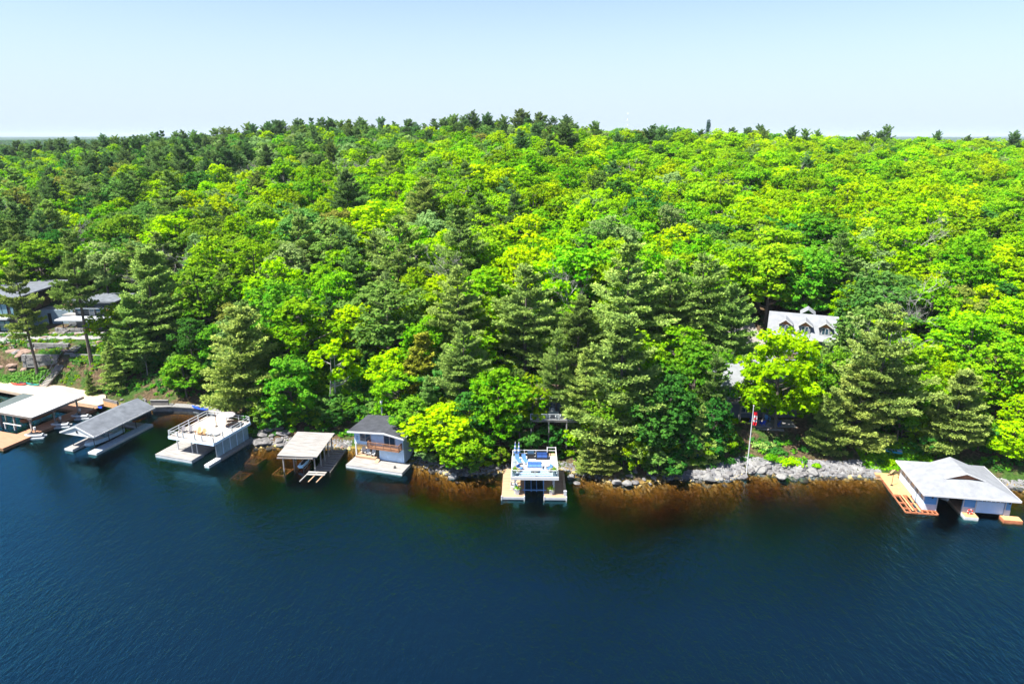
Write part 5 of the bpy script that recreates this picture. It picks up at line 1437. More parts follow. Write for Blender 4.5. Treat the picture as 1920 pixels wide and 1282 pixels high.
o = thing('paddle_board', 'turquoise and white paddle boards lying on the grass left of the slate-blue boathouse', 'paddle board', (60.2, 98.6, gz(60.2, 98.6) + .25), -30)
for k, m in enumerate((mat('board_turquoise', (.02, .4, .6), .4), WHITE, mat('board_blue', (.03, .2, .6), .4))):
    MB().loft([[(t * 1.5, -w * .4 + k * .55, .1 + t * .02), (t * 1.5, w * .4 + k * .55, .1 + t * .02), (t * 1.5, w * .4 + k * .55, .2 + t * .02), (t * 1.5, -w * .4 + k * .55, .2 + t * .02)] for t, w in ((-1, .1), (-.8, .7), (0, 1), (.8, .7), (1, .1))]).build('board', m, o)

# ================= dormered garage
RW = frame(48.7, 125.5, -22)
B = thing('garage', 'pale-roofed garage with three cedar-gabled dormers behind the yellow maple', 'garage', RW(0, 0, 0), -22)
GW_ = mat('siding_grey', (.2, .21, .23), .8, .1, 2)
MB().box(.4, .5, 9.6, 12.0, 8.6, 13.4).build('wall', GW_, B)
zE, zR_, yR = 13.5, 17.2, 4.6
MB().slab([(0, -.1, zE), (12.4, -.1, zE), (12.4, yR, zR_), (0, yR, zR_)], .14).build('roof', SHPALE, B)
MB().slab([(0, yR + .003, zR_), (12.4, yR + .003, zR_), (12.4, 9.3, zE), (0, 9.3, zE)], .14).build('roof', SHPALE, B)
for x in (.42, 11.8): MB().loft([[(xx, .5, 13.4), (xx, 8.6, 13.4), (xx, yR, zR_ - .25)] for xx in (x, x + .18)]).build('gable_wall', GW_, B)
MB().box(0, -.18, zE - .2, 12.4, -.103, zE + .02).build('gutter', WHITE, B)
CED = mat('cedar_orange', (.5, .2, .07), .8, .15, 3)
zf2 = lambda y: zE + (y + .1) * (zR_ - zE) / (yR + .1)
for xd in (2.2, 5.7, 9.2):
    d_ = MB().box(xd, .9, zf2(.9) - .2, xd + 1.9, 2.6, 15.9).build('dormer', GW_, B)
    window(d_, xd + .35, .88, 14.35, 1.2, 1.3, WHITE, 2)
    for s_ in (-1, 1):
        e = xd + .95 + s_ * 1.3
        c = [(e, .55, 15.8), (xd + .95, .55, 16.75), (xd + .95, 4.0, 16.75), (e, 2.8, 15.8)]
        MB().slab(c if s_ < 0 else c[::-1], .1).build('dormer_roof', SHPALE, d_)
        MB().beam((e, .5, 15.74), (xd + .95, .5, 16.69), .07, .16).build('rake_board', WHITE, d_)
    MB().loft([[(xd - .1, y, 15.75), (xd + 2.0, y, 15.75), (xd + .95, y, 16.55)] for y in (.82, .89)]).build('gable_panel', CED, d_)
for s_ in (-1, 1):
    c = [(7.0 + s_ * 1.4, yR + .3, 17.0), (7.0, yR + .3, 18.0), (7.0, 8.2, 18.0), (7.0 + s_ * 1.4, 8.2, 17.0)]
    MB().slab(c if s_ < 0 else c[::-1], .1).build('rear_gable_roof', SHPALE, B)
# gravel drive left of it
xs = np.linspace(40, 49.5, 16); ys = np.linspace(113, 146, 40); XX, YY = np.meshgrid(xs, ys); XX = XX + (YY - 113) * .06 + np.sin(YY * .2) * .8
ZZ = ground_z(XX, YY) + .06
ii = np.arange(XX.size).reshape(XX.shape)
dr = bpy.data.objects.new('driveway', mesh_np('driveway', np.stack([XX, YY, ZZ], -1).reshape(-1, 3), np.stack([ii[:-1, :-1], ii[:-1, 1:], ii[1:, 1:], ii[1:, :-1]], -1).reshape(-1, 4), mat('gravel_pale', (.24, .22, .195), .95, .2, 3, bump=.4), smooth=True))
dr['kind'] = 'structure'; COL.objects.link(dr)
def road(name, pts, w, m, lift=.06):
    L = []
    P_ = [Vector((x, y, 0)) for x, y in pts]; fine = []
    for a, b_ in zip(P_, P_[1:]):
        n = max(2, int((b_ - a).length / 1.2))
        fine += [a.lerp(b_, k / n) for k in range(n)]
    fine.append(P_[-1])
    for i, p in enumerate(fine):
        d = (fine[min(i + 1, len(fine) - 1)] - fine[max(0, i - 1)]).normalized(); n = Vector((-d.y, d.x, 0))
        L.append([p + n * w * t for t in (-.5, -.25, 0, .25, .5)])
    V = np.array([[q.x, q.y, gz(q.x, q.y) + lift] for r_ in L for q in r_]); ii = np.arange(len(V)).reshape(-1, 5)
    o = bpy.data.objects.new(name, mesh_np(name, V, np.stack([ii[:-1, :-1], ii[:-1, 1:], ii[1:, 1:], ii[1:, :-1]], -1).reshape(-1, 4), m, smooth=True))
    o['kind'] = 'structure'; COL.objects.link(o); return o
road('road', [(-150, 190), (-120, 186), (-98, 184), (-80, 182), (-60, 178), (-40, 172)], 4.5, mat('gravel_tan', (.3, .24, .18), .95, .2, 2))

# ================= lake house behind the flagpole
HW = frame(34.5, 107.8, 0)
B = thing('house', 'grey two-storey lake house in shade behind the flagpole and yellow maple', 'house', HW(0, 0, 0), 0)
GH = mat('siding_blue_grey', (.10, .12, .145), .8, .12, 2)
MB().box(0, 0, 3.6, 14, 8, 10).build('wall', GH, B)
MB().slab([(-.7, -.9, 10.1), (14.7, -.9, 10.1), (14.7, 4.6, 12.9), (-.7, 4.6, 12.9)], .14).build('roof', SHPALE, B)
MB().slab([(-.7, 4.603, 12.9), (14.7, 4.603, 12.9), (14.7, 9, 10.4), (-.7, 9, 10.4)], .14).build('roof', SHPALE, B)
MB().box(-.7, -.98, 9.9, 14.7, -.903, 10.12).build('gutter', WHITE, B)
for x in (0, 13.85): MB().loft([[(xx, 0, 10), (xx, 8, 10), (xx, 4.6, 12.7)] for xx in (x, x + .15)]).build('gable_wall', GH, B)
MB().box(-.2, -1.6, 7.1, 8, -.02, 7.3).build('balcony', WOODD, B)
railing(B, [(-.1, -1.5), (7.9, -1.5)], 7.3, OFFW, 1.0, (1.0, .1), 1.6, .09, .06)
for x in (0.1, 3.8, 7.8): post(B, x, -1.45, 4.0, 7.1, STONEG, .3)
window(B, 1.2, -.02, 4.9, 1.6, 1.1, WHITE, 2); window(B, 4.4, -.02, 4.9, 1.6, 1.1, WHITE, 2)
window(B, 1.0, -.02, 7.4, 2.4, 1.9, WHITE, 2); window(B, 4.4, -.02, 7.6, 1.6, 1.4, WHITE, 2); window(B, 9.4, -.02, 7.6, 1.8, 1.4, WHITE, 2)
MB().tube([(3.5, 4.2, 12.3), (3.5, 4.2, 13.9)], .1, 8).tube([(3.5, 4.2, 13.9), (3.5, 4.2, 14.15)], .2, 8).build('vent_pipe', STEEL, B)
for s_ in (-1, 1):
    c = [(-3.2 + s_ * 1.9, -.6, 9.6), (-3.2, -.6, 10.9), (-3.2, 5, 10.9), (-3.2 + s_ * 1.9, 5, 9.6)]
    MB().slab(c if s_ < 0 else c[::-1], .12).build('wing_roof', SHPALE, B)
MB().box(-4.9, 0, 3.6, -1.5, 4.9, 9.6).build('wing_wall', GH, B)
# fire-pit patio with blue chairs
o = thing('retaining_wall', 'low stone-block retaining wall of the shaded fire-pit patio', 'retaining wall', (40.2, 103.3, 2.7), -6)
for r_ in range(3):
    for k in range(8):
        a = k * .55 + (r_ % 2) * .2; MB().box(a, rnd.uniform(-.04, .04), r_ * .42, a + .52, .45, r_ * .42 + .4).build('stone_block', STONED, o)
ptio = MB().box(40.2, 103.6, 3.9, 47, 106.8, 4.06).build('patio', PAVE); ptio['kind'] = 'structure'
for x, y, rz, lb in ((40.5, 106.0, -60, 'blue chair farthest left on the fire-pit patio'), (41.6, 104.6, 10, 'blue chair facing away at the front of the fire-pit patio'), (44.0, 104.4, 40, 'blue chair right of the maple trunk on the fire-pit patio'), (43.0, 106.3, -170, 'pale blue chair at the back of the fire-pit patio')):
    chair(BLUE if 'pale' not in lb else mat('plastic_pale_blue', (.15, .4, .75), .5), (x, y, 4.07), rz + 180, lb, 'blue chairs around the fire pit')
o = thing('fire_pit', 'round stone fire pit among the blue chairs', 'fire pit', (42.5, 105.3, 4.06), 0)
for k in range(9): MB().tube([(math.cos(R(k * 40)) * .5, math.sin(R(k * 40)) * .5, 0), (math.cos(R(k * 40)) * .5, math.sin(R(k * 40)) * .5, .35)], .16, 6).build('stone', STONEG, o)
chair(BLUE, (29.3, 97.5, gz(29.3, 97.5) + .1), 20, 'dark blue chair in the shade at the water behind the rocks', 'blue chairs behind the rocks')
chair(BLUE, (30.9, 98.0, gz(30.9, 98.0) + .1), -10, 'second blue chair in the shade, right of its twin behind the rocks', 'blue chairs behind the rocks')

# ================= hidden cottage above the middle boathouse
KW = frame(4.2, 102.9, -3)
B = thing('cottage', 'grey-blue cottage half hidden by pines above the middle boathouse', 'cottage', KW(0, 0, 0), -3)
MB().box(0, 0, 5.6, 7.5, 5, 9.3).build('wall', GH, B)
for a, b_, za, zb in ((-.5, 2.4, 9.75, 9.95), (2.4, 8.0, 9.95, 9.35)):
    MB().slab([(a, -.7, za), (b_, -.7, zb), (b_, 5.5, zb), (a, 5.5, za)], .12).build('roof', mat('roof_leaf_litter', (.075, .048, .034), .95, .4, 1.5), B)
    MB().slab([(a, -.77, za + .02), (b_, -.77, zb + .02), (b_, -.703, zb + .02), (a, -.703, za + .02)], .2).build('fascia', WHITE, B)
MB().loft([[(0, y, 9.3), (7.5, y, 9.3), (7.5, y, 9.32), (2.4, y, 9.8), (0, y, 9.62)] for y in (.0, .15)]).build('gable', GH, B)
window(B, .8, -.03, 7.05, 2.2, 1.9, WHITE, 2, name='patio_door'); window(B, 4.6, -.03, 7.6, 1.6, 1.2, WHITE, 2)
boards(B, -1.2, -3.2, 7.8, -.05, 7.0, WOODD); MB().box(-1.15, -3.15, 6.7, 7.75, -.1, 6.94).build('deck_frame', WOODD, B)
for x in (-1.0, 1.8, 4.6, 7.6): post(B, x, -3.0, 2.2, 6.7, WOODG, .18)
railing(B, [(-1.1, -3.1), (7.7, -3.1)], 7.0, OFFW, 1.0, (1.0, .12), 2.2, .1, .07)
q = MB()
for k in range(60): q.beam((-1.05 + k * .146, -3.1, 7.1), (-1.05 + k * .146, -3.1, 8.0), .035)
q.build('balusters', mat('baluster_grey', (.2, .23, .27), .7), B, stuff=True)
q = thing('dining_table', 'glass dining table on the shaded deck of the hidden cottage', 'table', KW(2.4, -1.7, 7.01), -3)
MB().box(-.9, -.5, .7, .9, .5, .74).build('table_top', OFFW, q)
for a in (-.8, .75):
    for b_ in (-.45, .4): MB().box(a, b_, 0, a + .05, b_ + .05, .7).build('leg', STEEL, q)
for i, (x, y, lb) in enumerate(((.9, -2.3, 'left'), (6.2, -2.2, 'right'))): planter(KW(x, y, 7.01), 'white planter pot at the %s of the hidden cottage deck' % lb, 1.0)
for i, (x, y, rz, lb) in enumerate(((1.6, -2.6, 180, 'at the front left of'), (3.2, -2.6, 180, 'at the front right of'), (2.4, -.8, 0, 'behind'))):
    chair(GL, KW(x, y, 7.01), rz, 'pale chair %s the table on the hidden cottage deck' % lb, 'pale chairs on the hidden cottage deck')

# stairs up from the water left of the middle boathouse
def stair(name, label, pts, w, n, m, rail_m=None, side=-1):
    o = thing(name, label, 'stairs', pts[0], 0)
    base = Vector(pts[0]); k = 0
    tot = [(Vector(b_) - Vector(a)).length for a, b_ in zip(pts, pts[1:])]
    for (a, b_), L in zip(zip(pts, pts[1:]), tot):
        a, b_ = Vector(a) - base, Vector(b_) - base
        d = Vector((b_.x - a.x, b_.y - a.y, 0)).normalized(); s_ = Vector((d.y, -d.x, 0)) * w / 2
        cnt = max(2, round(n * L / sum(tot)))
        for i in range(cnt):
            p = a.lerp(b_, (i + .5) / cnt)
            q = MB(); t = d * .14
            q.hexa([p - s_ - t, p + s_ - t, p + s_ + t, p - s_ + t], [v + Vector((0, 0, .06)) for v in (p - s_ - t, p + s_ - t, p + s_ + t, p - s_ + t)]); q.build('tread', m, o)
        for s2 in (-1, 1): MB().beam(a + s_ * s2 * 1.05 - Vector((0, 0, .12)), b_ + s_ * s2 * 1.05 - Vector((0, 0, .12)), .07, .28).build('stringer', WOODD, o)
        if rail_m:
            MB().beam(a + s_ * side * 1.1 + Vector((0, 0, .95)), b_ + s_ * side * 1.1 + Vector((0, 0, .95)), .06).build('handrail', rail_m, o)
            for t_ in (0, .5, 1): p = a.lerp(b_, t_) + s_ * side * 1.1; MB().beam(p, p + Vector((0, 0, .95)), .06).build('rail_post', rail_m, o)
    return o
stair('garden_stairs', 'fresh wooden shore stairs left of the middle boathouse', [(-2.6, 99.8, 2.4), (-3.4, 104.2, 5.2)], 1.4, 11, WOODT, WOODT)
o = thing('stair_landing', 'dark wooden landing with bench at the top of the fresh shore stairs', 'landing', (-4.6, 104.6, 5.0), 0)
MB().box(-.4, 0, 0, 2.0, 1.6, .12).build('platform', WOODD, o); MB().box(-.3, 1.2, .12, 1.5, 1.6, .6).build('bench', WOODD, o)
for x in (-.3, 1.9): MB().box(x - .05, .05, -1.5, x + .05, .15, 1.1).build('post', WOODT, o)
# ================= modern houses and stone terraces at the left
B = thing('modern_house', 'dark brown flat-roofed modern house with big windows at the left edge', 'house', (-112.7, 150.6, 0), 0)
MB().box(-14, 0, 5.5, 0, 17.5, 14.9).build('wall', DARKB, B)
MB().slab([(-14.5, -1.0, 15.35), (1.2, -.6, 15.15), (1.6, 18.5, 15.3), (-14.5, 18.5, 15.5)], .32).build('roof', SHGREY, B)
MB().box(-14, -1.8, 10.2, -1.2, -.02, 10.55).build('balcony_slab', OFFW, B)
for z in (7.1, 10.9):
    for k in range(4): window(B, -13.2 + k * 2.9, -.05, z, 2.6, 2.6 if z > 8 else 2.5, BLACK, 2, 'front', GLASSL, bar=.1)
window(B, -1.35, -.05, 10.9, .9, 2.6, BLACK, 1, 'front', GLASSL, bar=.1)
window(B, .02, 1.6, 12.0, .5, 1.3, BLACK, 1, 'right'); window(B, .02, 4.3, 11.3, .8, 2.8, BLACK, 1, 'right', GLASSL)
BRZ = mat('panel_bronze', (.16, .11, .075), .35, .2, .7, metal=.3)
for k in range(4): MB().box(.003, 6.0 + k * 2.9, 10.7, .08, 8.5 + k * 2.9, 13.3).build('bronze_panel', BRZ, B)
MB().box(.003, 5.6, 13.4, 1.6, 17.5, 13.6).build('canopy', BLACK, B)
o = thing('concrete_wall', 'shaded bluish concrete wall with dark door between the two modern houses', 'wall', (-112.6, 157.4, 0), 0)
CB = mat('concrete_blue_grey', (.22, .29, .33), .85, .15, .8, bump=.2)
MB().box(.02, 0, 6.2, 8.2, .4, 10.35).build('wall_face', CB, o); MB().box(2.1, -.04, 7.0, 2.9, -.003, 9.6).build('door', BLACK, o)
MB().box(.02, -6.3, 6.2, .3, -.01, 9.4).build('side_wall', CB, o)
o = MB().box(-112.5, 157.85, 6, -103.5, 171, 10.45).build('courtyard', PAVE); o['kind'] = 'structure'
o = thing('concrete_ledge', 'pale concrete ledge wall stepping down left of the charcoal modern house', 'wall', (-104.4, 155.2, 0), 0)
MB().box(0, 0, 6.2, 3.8, 2.1, 9.6).build('ledge', CONC, o); MB().box(-1.2, -.1, 9.603, 3.9, 2.15, 9.78).build('coping', PAVE, o)
B = thing('modern_house', 'charcoal modern house with pale roof and white canopy among the pines at the left', 'house', (-100.5, 152.0, 0), -2)
MB().box(0, 0, 6, 8.5, 8, 9.6).build('lower_wall', mat('render_grey', (.2, .2, .2), .9, .1, 2), B)
MB().slab([(-3.5, -2.2, 9.95), (9, -2.2, 9.95), (9, 2, 9.95), (-.2, 2, 9.95), (-3.5, .8, 9.95)], .3).build('canopy', OFFW, B)
MB().box(-1.2, 2.0, 9.96, 8.5, 9, 13.1).build('upper_wall', CHAR, B)
MB().slab([(-2.2, 1.0, 13.5), (9.2, 1.0, 13.5), (9.2, 9.6, 13.6), (-2.2, 9.6, 13.6)], .35).build('roof', SHGREY, B)
MB().slab([(-1.9, .9, 11.9), (9, .9, 11.9), (9, 1.98, 11.95), (-1.9, 1.98, 11.95)], .12).build('sun_shade', STEEL, B)
window(B, -.6, 1.95, 10.3, 1.5, 1.9, BLACK, 1); window(B, 2.2, 1.95, 10.1, 1.2, 1.3, WHITE, 1); window(B, 3.8, 1.95, 10.3, 1.9, 1.9, BLACK, 1); MB().box(6.3, 1.9, 10.0, 7.0, 1.99, 12.2).build('cedar_door', CED, B)
window(B, 1.6, -.05, 7.2, 1.5, 2.2, BLACK, 1, glass=GLASSL); window(B, 4.6, -.05, 7.6, .9, 1.3, BLACK, 1); window(B, 6.4, -.05, 7.2, .7, 2.2, BLACK, 1)
post(B, -1.8, -1.9, 6.6, 9.63, BLACK, .16); post(B, 5.6, -1.9, 6.6, 9.63, BLACK, .16)
for k, (x, lb) in enumerate(((1.9, 'left'), (3.2, 'right'))):
    chair(mat('plastic_terracotta', (.42, .1, .05), .6), (-98.6 + x, 150.4, gz(-98.6 + x, 150.4) + .05), 160 + k * 40, '%s of two terracotta chairs under the white canopy' % lb, 'terracotta chairs under the canopy')
# upper patio sweep
road('patio_path', [(-125, 143.6), (-112, 144.2), (-104, 145.3), (-97, 145.6), (-92, 145.5), (-86, 146.5)], 3.0, PAVE, .1)
road('terrace_path', [(-118, 149.2), (-108, 149.0), (-100, 149.4), (-93, 149.6)], 1.4, PAVE, .12)
def stone_wall(label, x0, y0, x1, y1, z0, rows, hh=.6, ww=1.15, m=STONEG, name='stone_wall'):
    o = thing(name, label, 'stone wall', (x0, y0, z0), math.degrees(math.atan2(y1 - y0, x1 - x0)))
    L = math.hypot(x1 - x0, y1 - y0)
    for r_ in range(rows):
        a = -rnd.uniform(0, .4)
        while a < L - .3:
            w_ = ww * rnd.uniform(.7, 1.35); e = min(a + w_, L); s_ = max(a, 0); dy = rnd.uniform(-.1, .1)
            j = lambda: rnd.uniform(-.03, .03)
            MB().hexa([(s_, dy + j(), r_ * hh), (e - .04, dy + j(), r_ * hh), (e - .04, .7, r_ * hh), (s_, .7, r_ * hh)], [(s_ + .02, dy + .04 + j(), r_ * hh + hh - .04 + j()), (e - .06, dy + .04 + j(), r_ * hh + hh - .04 + j()), (e - .06, .7, r_ * hh + hh - .04), (s_ + .02, .7, r_ * hh + hh - .04)]).build('stone', m, o)
            a += w_
    return o
stone_wall('tall pale block wall at the bottom of the terraces left of the grey stairs', -103.0, 136.2, -95.4, 136.2, 3.3, 4, .68, 1.2)
stone_wall('tall pale block wall right of the grey stairs on the lower terrace', -93.0, 136.6, -85.5, 136.0, 3.3, 4, .68, 1.2, STONED)
stone_wall('long middle stone wall with shrubs above it on the left terraces', -105.0, 141.4, -96.0, 141.2, 5.5, 2, .72, 1.4)
stone_wall('short middle stone wall right of the stairs on the left terraces', -92.4, 141.6, -87.5, 141.2, 5.4, 2, .6, 1.2)
stone_wall('raised stone planter with a green top left of the patio steps', -104.5, 150.2, -102.0, 150.0, 6.9, 2, .55, 1.0, name='stone_planter')
stone_wall('raised stone planter with a green top right of the patio steps', -100.6, 149.6, -97.8, 149.8, 6.9, 2, .55, 1.0, name='stone_planter')
stair('grey_stairs', 'long grey wooden stairs climbing from the beige deck to the stone terraces', [(-95.8, 130.9, 1.0), (-94.6, 133.8, 3.3), (-94.3, 138.6, 5.8)], 1.7, 26, WOODG, WOODG)
stair('stone_steps', 'pale stone steps between the middle terrace walls', [(-94.3, 138.9, 5.9), (-93.6, 143.6, 6.9)], 1.8, 8, PAVE)
stair('patio_steps', 'pale stone patio steps between the two raised planters', [(-102.3, 146.6, 6.9), (-100.9, 152.0, 8.4)], 1.6, 10, PAVE)
o = thing('cliff_bank', 'bare pinkish rock slope left of the terrace walls', 'rock outcrop', (-106, 136.5, 0), 0)
PINK = mat('rock_pink', (.24, .165, .125), .95, .25, .8, bump=.8)
def rock_mesh(seed, m, sub=2):
    g = np.random.default_rng(seed)
    import bmesh
    bm = bmesh.new(); bmesh.ops.create_icosphere(bm, subdivisions=sub, radius=1)
    dirs = g.normal(size=(9, 3)); dirs /= np.linalg.norm(dirs, axis=1, keepdims=True); cut = g.uniform(.55, .95, 9)
    for v in bm.verts:
        p = np.array(v.co)
        for d, c in zip(dirs, cut):
            e = p @ d - c
            if e > 0: p = p - d * e
        v.co = Vector(p * (1 + g.normal(0, .02)))
    me = bpy.data.meshes.new('boulder'); bm.to_mesh(me); bm.free(); me.materials.append(m); return me
ROCKS = [rock_mesh(300 + i, BOULD, 2) for i in range(6)]
ROCKP = [rock_mesh(320 + i, PINK, 2) for i in range(3)]
ROCKW = [rock_mesh(340 + i, STONEG, 2) for i in range(3)]
for k in range(14):
    b = bpy.data.objects.new('rock', ROCKP[k % 3]); COL.objects.link(b); b.parent = o
    x, y = rnd.uniform(-8, 3.5), rnd.uniform(-2, 4.5); b.location = (x, y, gz(-106 + x, 136.5 + y) - .2); b.scale = (rnd.uniform(1, 2.2), rnd.uniform(.8, 1.4), rnd.uniform(.4, .8)); b.rotation_euler = (0, 0, rnd.uniform(0, 6))

for k in range(46):
    x = rnd.uniform(-118, -84); y = rnd.uniform(139.5, 151)
    if abs(x + 94) < 1.6: continue
    b = bpy.data.objects.new('rock', rnd.choice(ROCKW + ROCKP)); COL.objects.link(b); b.parent = o
    b.location = (x + 106, y - 136.5, gz(x, y)); q_ = rnd.uniform(.3, .75); b.scale = (q_ * 1.3, q_, q_ * .7); b.rotation_euler = (0, 0, rnd.uniform(0, 6))
# ================= shore rocks
SHORE = thing('rocky_shore', 'x', 'x', (0, 0, 0)); del SHORE['label']; del SHORE['category']; SHORE['kind'] = 'structure'
def boulder(x, y, s, m=None, z=None, flat=.6):
    me = rnd.choice(m or ROCKS)
    b = bpy.data.objects.new('boulder', me); COL.objects.link(b); b.parent = SHORE
    b.location = (x, y, (gz(x, y) if z is None else z) + s * .15); b.scale = (s * rnd.uniform(.8, 1.25), s * rnd.uniform(.8, 1.2), s * flat * rnd.uniform(.7, 1.2))
    b.rotation_euler = (rnd.uniform(-.2, .2), rnd.uniform(-.2, .2), rnd.uniform(0, 6.28))
nb = 0
for x0, x1, n, smin, smax, m in ((24, 36, 34, .35, .85, ROCKS + ROCKW), (36, 46, 44, .35, .95, ROCKS + ROCKW), (46, 55.5, 30, .3, .6, ROCKS), (68.5, 78, 26, .3, .7, ROCKS), (10, 24, 26, .35, .8, ROCKS), (-15, -2, 30, .35, .8, ROCKS), (-29, -27, 6, .4, .7, ROCKS + ROCKP), (-45, -37, 16, .4, .8, ROCKS), (-80, -70, 10, .3, .6, ROCKS)):
    for k in range(n):
        x = rnd.uniform(x0, x1); y = float(shore(x)) + rnd.gauss(.3, .7); boulder(x, y, rnd.uniform(smin, smax) * .8, m)
for u, v, s in ((850, 892, .7), (1082, 905, .5), (1175, 905, 1.0), (1155, 903, .9), (1070, 893, .8), (1330, 897, 1.3), (1345, 890, .9), (1318, 888, .7), (1425, 880, 1.0), (1465, 893, .9), (1500, 878, 1.3), (1525, 885, 1.1), (1518, 878, .8), (1395, 905 - 12, .6)):
    x, y, _ = P(u, v, .25); boulder(x, y, s, ROCKW if s > .65 else ROCKS, .1)
# the flat pale slabs and heaps left of the boat port
for k in range(12): boulder(rnd.uniform(-43.5, -37), rnd.uniform(105.5, 109), rnd.uniform(.6, 1.2), ROCKS, None, .3)

def stuff_cloud(name, N_, fn, mat_, seed):
    """many small stones joined into one mesh"""
    g = np.random.default_rng(seed)
    base = np.array([(1, 0, 0), (-.5, .87, 0), (-.5, -.87, 0), (.3, .2, .75), (-.3, .1, .6)]); fc = np.array([(0, 1, 3), (1, 4, 3), (1, 2, 4), (2, 0, 4), (0, 3, 4)])
    pts, sz = fn(g, N_); n = len(pts)
    a = g.uniform(0, 6.28, n); c, s = np.cos(a), np.sin(a)
    V = base[None] * (sz[:, None, None] * g.uniform(.7, 1.3, (n, 1, 3))) * (1 + g.normal(0, .15, (n, 5, 1)))
    X_ = V[..., 0] * c[:, None] - V[..., 1] * s[:, None]; Y_ = V[..., 0] * s[:, None] + V[..., 1] * c[:, None]
    V = np.stack([X_, Y_, V[..., 2]], -1) + pts[:, None, :]
    F_ = (fc[None] + np.arange(n)[:, None, None] * 5).reshape(-1, 3)
    o = bpy.data.objects.new(name, mesh_np(name, V.reshape(-1, 3), F_, mat_)); COL.objects.link(o); o['kind'] = 'stuff'; return o
def riprap(g, n):
    x = np.concatenate([g.uniform(23, 57, int(n * .7)), g.uniform(66, 80, int(n * .08)), g.uniform(-16, 14, int(n * .12)), g.uniform(-46, -27, int(n * .1))])
    w = np.where((x > 30) & (x < 57), 3.6, 2.0)
    y = shore(x) - .5 + g.random(len(x)) ** 1.2 * w
    return np.stack([x, y, ground_z(x, y) - .02], 1), g.uniform(.08, .26, len(x))
stuff_cloud('shore_stones', 15000, riprap, mat('riprap_grey', (.13, .135, .15), .9, .45, .8, col2=(.27, .265, .26)), 5)
def bedst(g, n):
    x = g.uniform(-47, 80, n); y = shore(x) - g.random(n) ** 1.3 * 7
    return np.stack([x, y, ground_z(x, y) - .03], 1), g.uniform(.12, .5, n) * (g.random(n) ** 1.5 + .3)
stuff_cloud('lake_bed_stones', 5000, bedst, mat('bed_stone_amber', (.36, .26, .1), .9, .4, .6, col2=(.55, .42, .17)), 6)

# ================= flagpole
x, y = P(1400, 882, .8)[:2]
o = thing('flagpole', 'tall white flagpole on the rocks with a limp red and white maple leaf flag', 'flagpole', (x, y, gz(x, y)), 0)
FH = 11.9
MB().tube([(0, 0, -.2), (0, 0, FH * .5), (0, 0, FH)], [.09, .075, .05], 8).build('pole', WHITE, o)
MB().tube([(0, 0, FH), (0, 0, FH + .08), (0, 0, FH + .16)], [.05, .11, .03], 8).build('finial', WHITE, o)
fl = thing('flag', 'limp red and white flag with a red maple leaf hanging from the white flagpole', 'flag', (x, y, gz(x, y)), 0)
def cloth(z0, z1, off=0.0, wsc=1.0):
    b = MB(); rows = 8; cols = 12; ro = []
    for i in range(rows + 1):
        z = z0 + (z1 - z0) * i / rows; t = (FH - .9 - z) / 2.1
        ro.append([(.07 + (.52 + .12 * math.sin(t * 3)) * c / cols * wsc, math.sin(c / cols * 9 + t * 1.5) * .09 - off, z - .12 * (c / cols)) for c in range(cols + 1)])
    for i in range(rows):
        for c in range(cols): b.add([ro[i][c], ro[i][c + 1], ro[i + 1][c + 1], ro[i + 1][c]], [(0, 1, 2, 3)])
    return b
cloth(FH - .9, FH - 1.45).build('red_band', FLAGR, fl, smooth=True); cloth(FH - 1.45, FH - 2.45).build('white_band', WHITE, fl, smooth=True); cloth(FH - 2.45, FH - 3.0).build('red_band', FLAGR, fl, smooth=True)
lf = [(0, -.5), (.03, -.2), (.3, -.24), (.26, -.12), (.48, .08), (.4, .12), (.43, .3), (.27, .26), (.22, .32), (.1, .18), (.16, .45), (.08, .4), (0, .55)]
lf = lf + [(-a, b_) for a, b_ in lf[-2:0:-1]]
b = MB(); vs = [(.33 + q * .55, math.sin((.33 + q * .55) / .55 * 9) * .09 - .03, FH - 1.98 - p * .7) for p, q in lf]
b.add([(.33, -.12, FH - 1.98)] + [(v_[0], v_[1] - .05, v_[2]) for v_ in vs], [(0, k + 1, (k + 1) % len(vs) + 1) for k in range(len(vs))]).build('maple_leaf', FLAGR, fl)

# ================= communications mast dressed as a conifer, on the skyline
def skyline(u, h, dist): a = (u - 960) / F; return (a * dist * CT, dist, gz(a * dist * CT, dist))
x, y, z = skyline(1327, 36, 440)
o = thing('mast', 'tall narrow antenna mast dressed as a conifer on the right skyline', 'antenna mast', (x, y, z), 0)
hm_ = CAM_H + 9.5 - z
MB().tube([(0, 0, 0), (0, 0, hm_)], [.5, .25], 8).build('pole', mat('mast_blue_grey', (.08, .12, .14), .8), o)
q = MB(); g = np.random.default_rng(3)
for k in range(150):
    t = g.random() ** .8; zz = hm_ * (.62 + .36 * t); L = 1.9 - t * .9; a = g.uniform(0, 6.28)
    q.beam((0, 0, zz), (math.cos(a) * L, math.sin(a) * L, zz + .35), .35, .3)
q.build('branch', mat('mast_green', (.04, .09, .07), .9), o, stuff=True)
for k in range(3): MB().box(-.9 + k * .7, -1.1, hm_ * .93, -.6 + k * .7, -.9, hm_ * .98).build('antenna', STEEL, o)
x, y, z = skyline(1175, 30, 450)
o = thing('mast', 'thin lattice radio mast on the skyline near the centre', 'radio mast', (x, y, z), 0)
for a in (0, 120, 240): MB().tube([(math.cos(R(a)) * .35, math.sin(R(a)) * .35, 0), (math.cos(R(a)) * .2, math.sin(R(a)) * .2, CAM_H + 6 - z)], .05, 4).build('lattice_leg', STEEL, o)
q = MB()
for k in range(24): q.tube([(math.cos(R(k * 120)) * .3, math.sin(R(k * 120)) * .3, k * 1.2), (math.cos(R(k * 120 + 120)) * .3, math.sin(R(k * 120 + 120)) * .3, k * 1.2 + 1)], .03, 3)
q.build('bracing', STEEL, o, stuff=True)

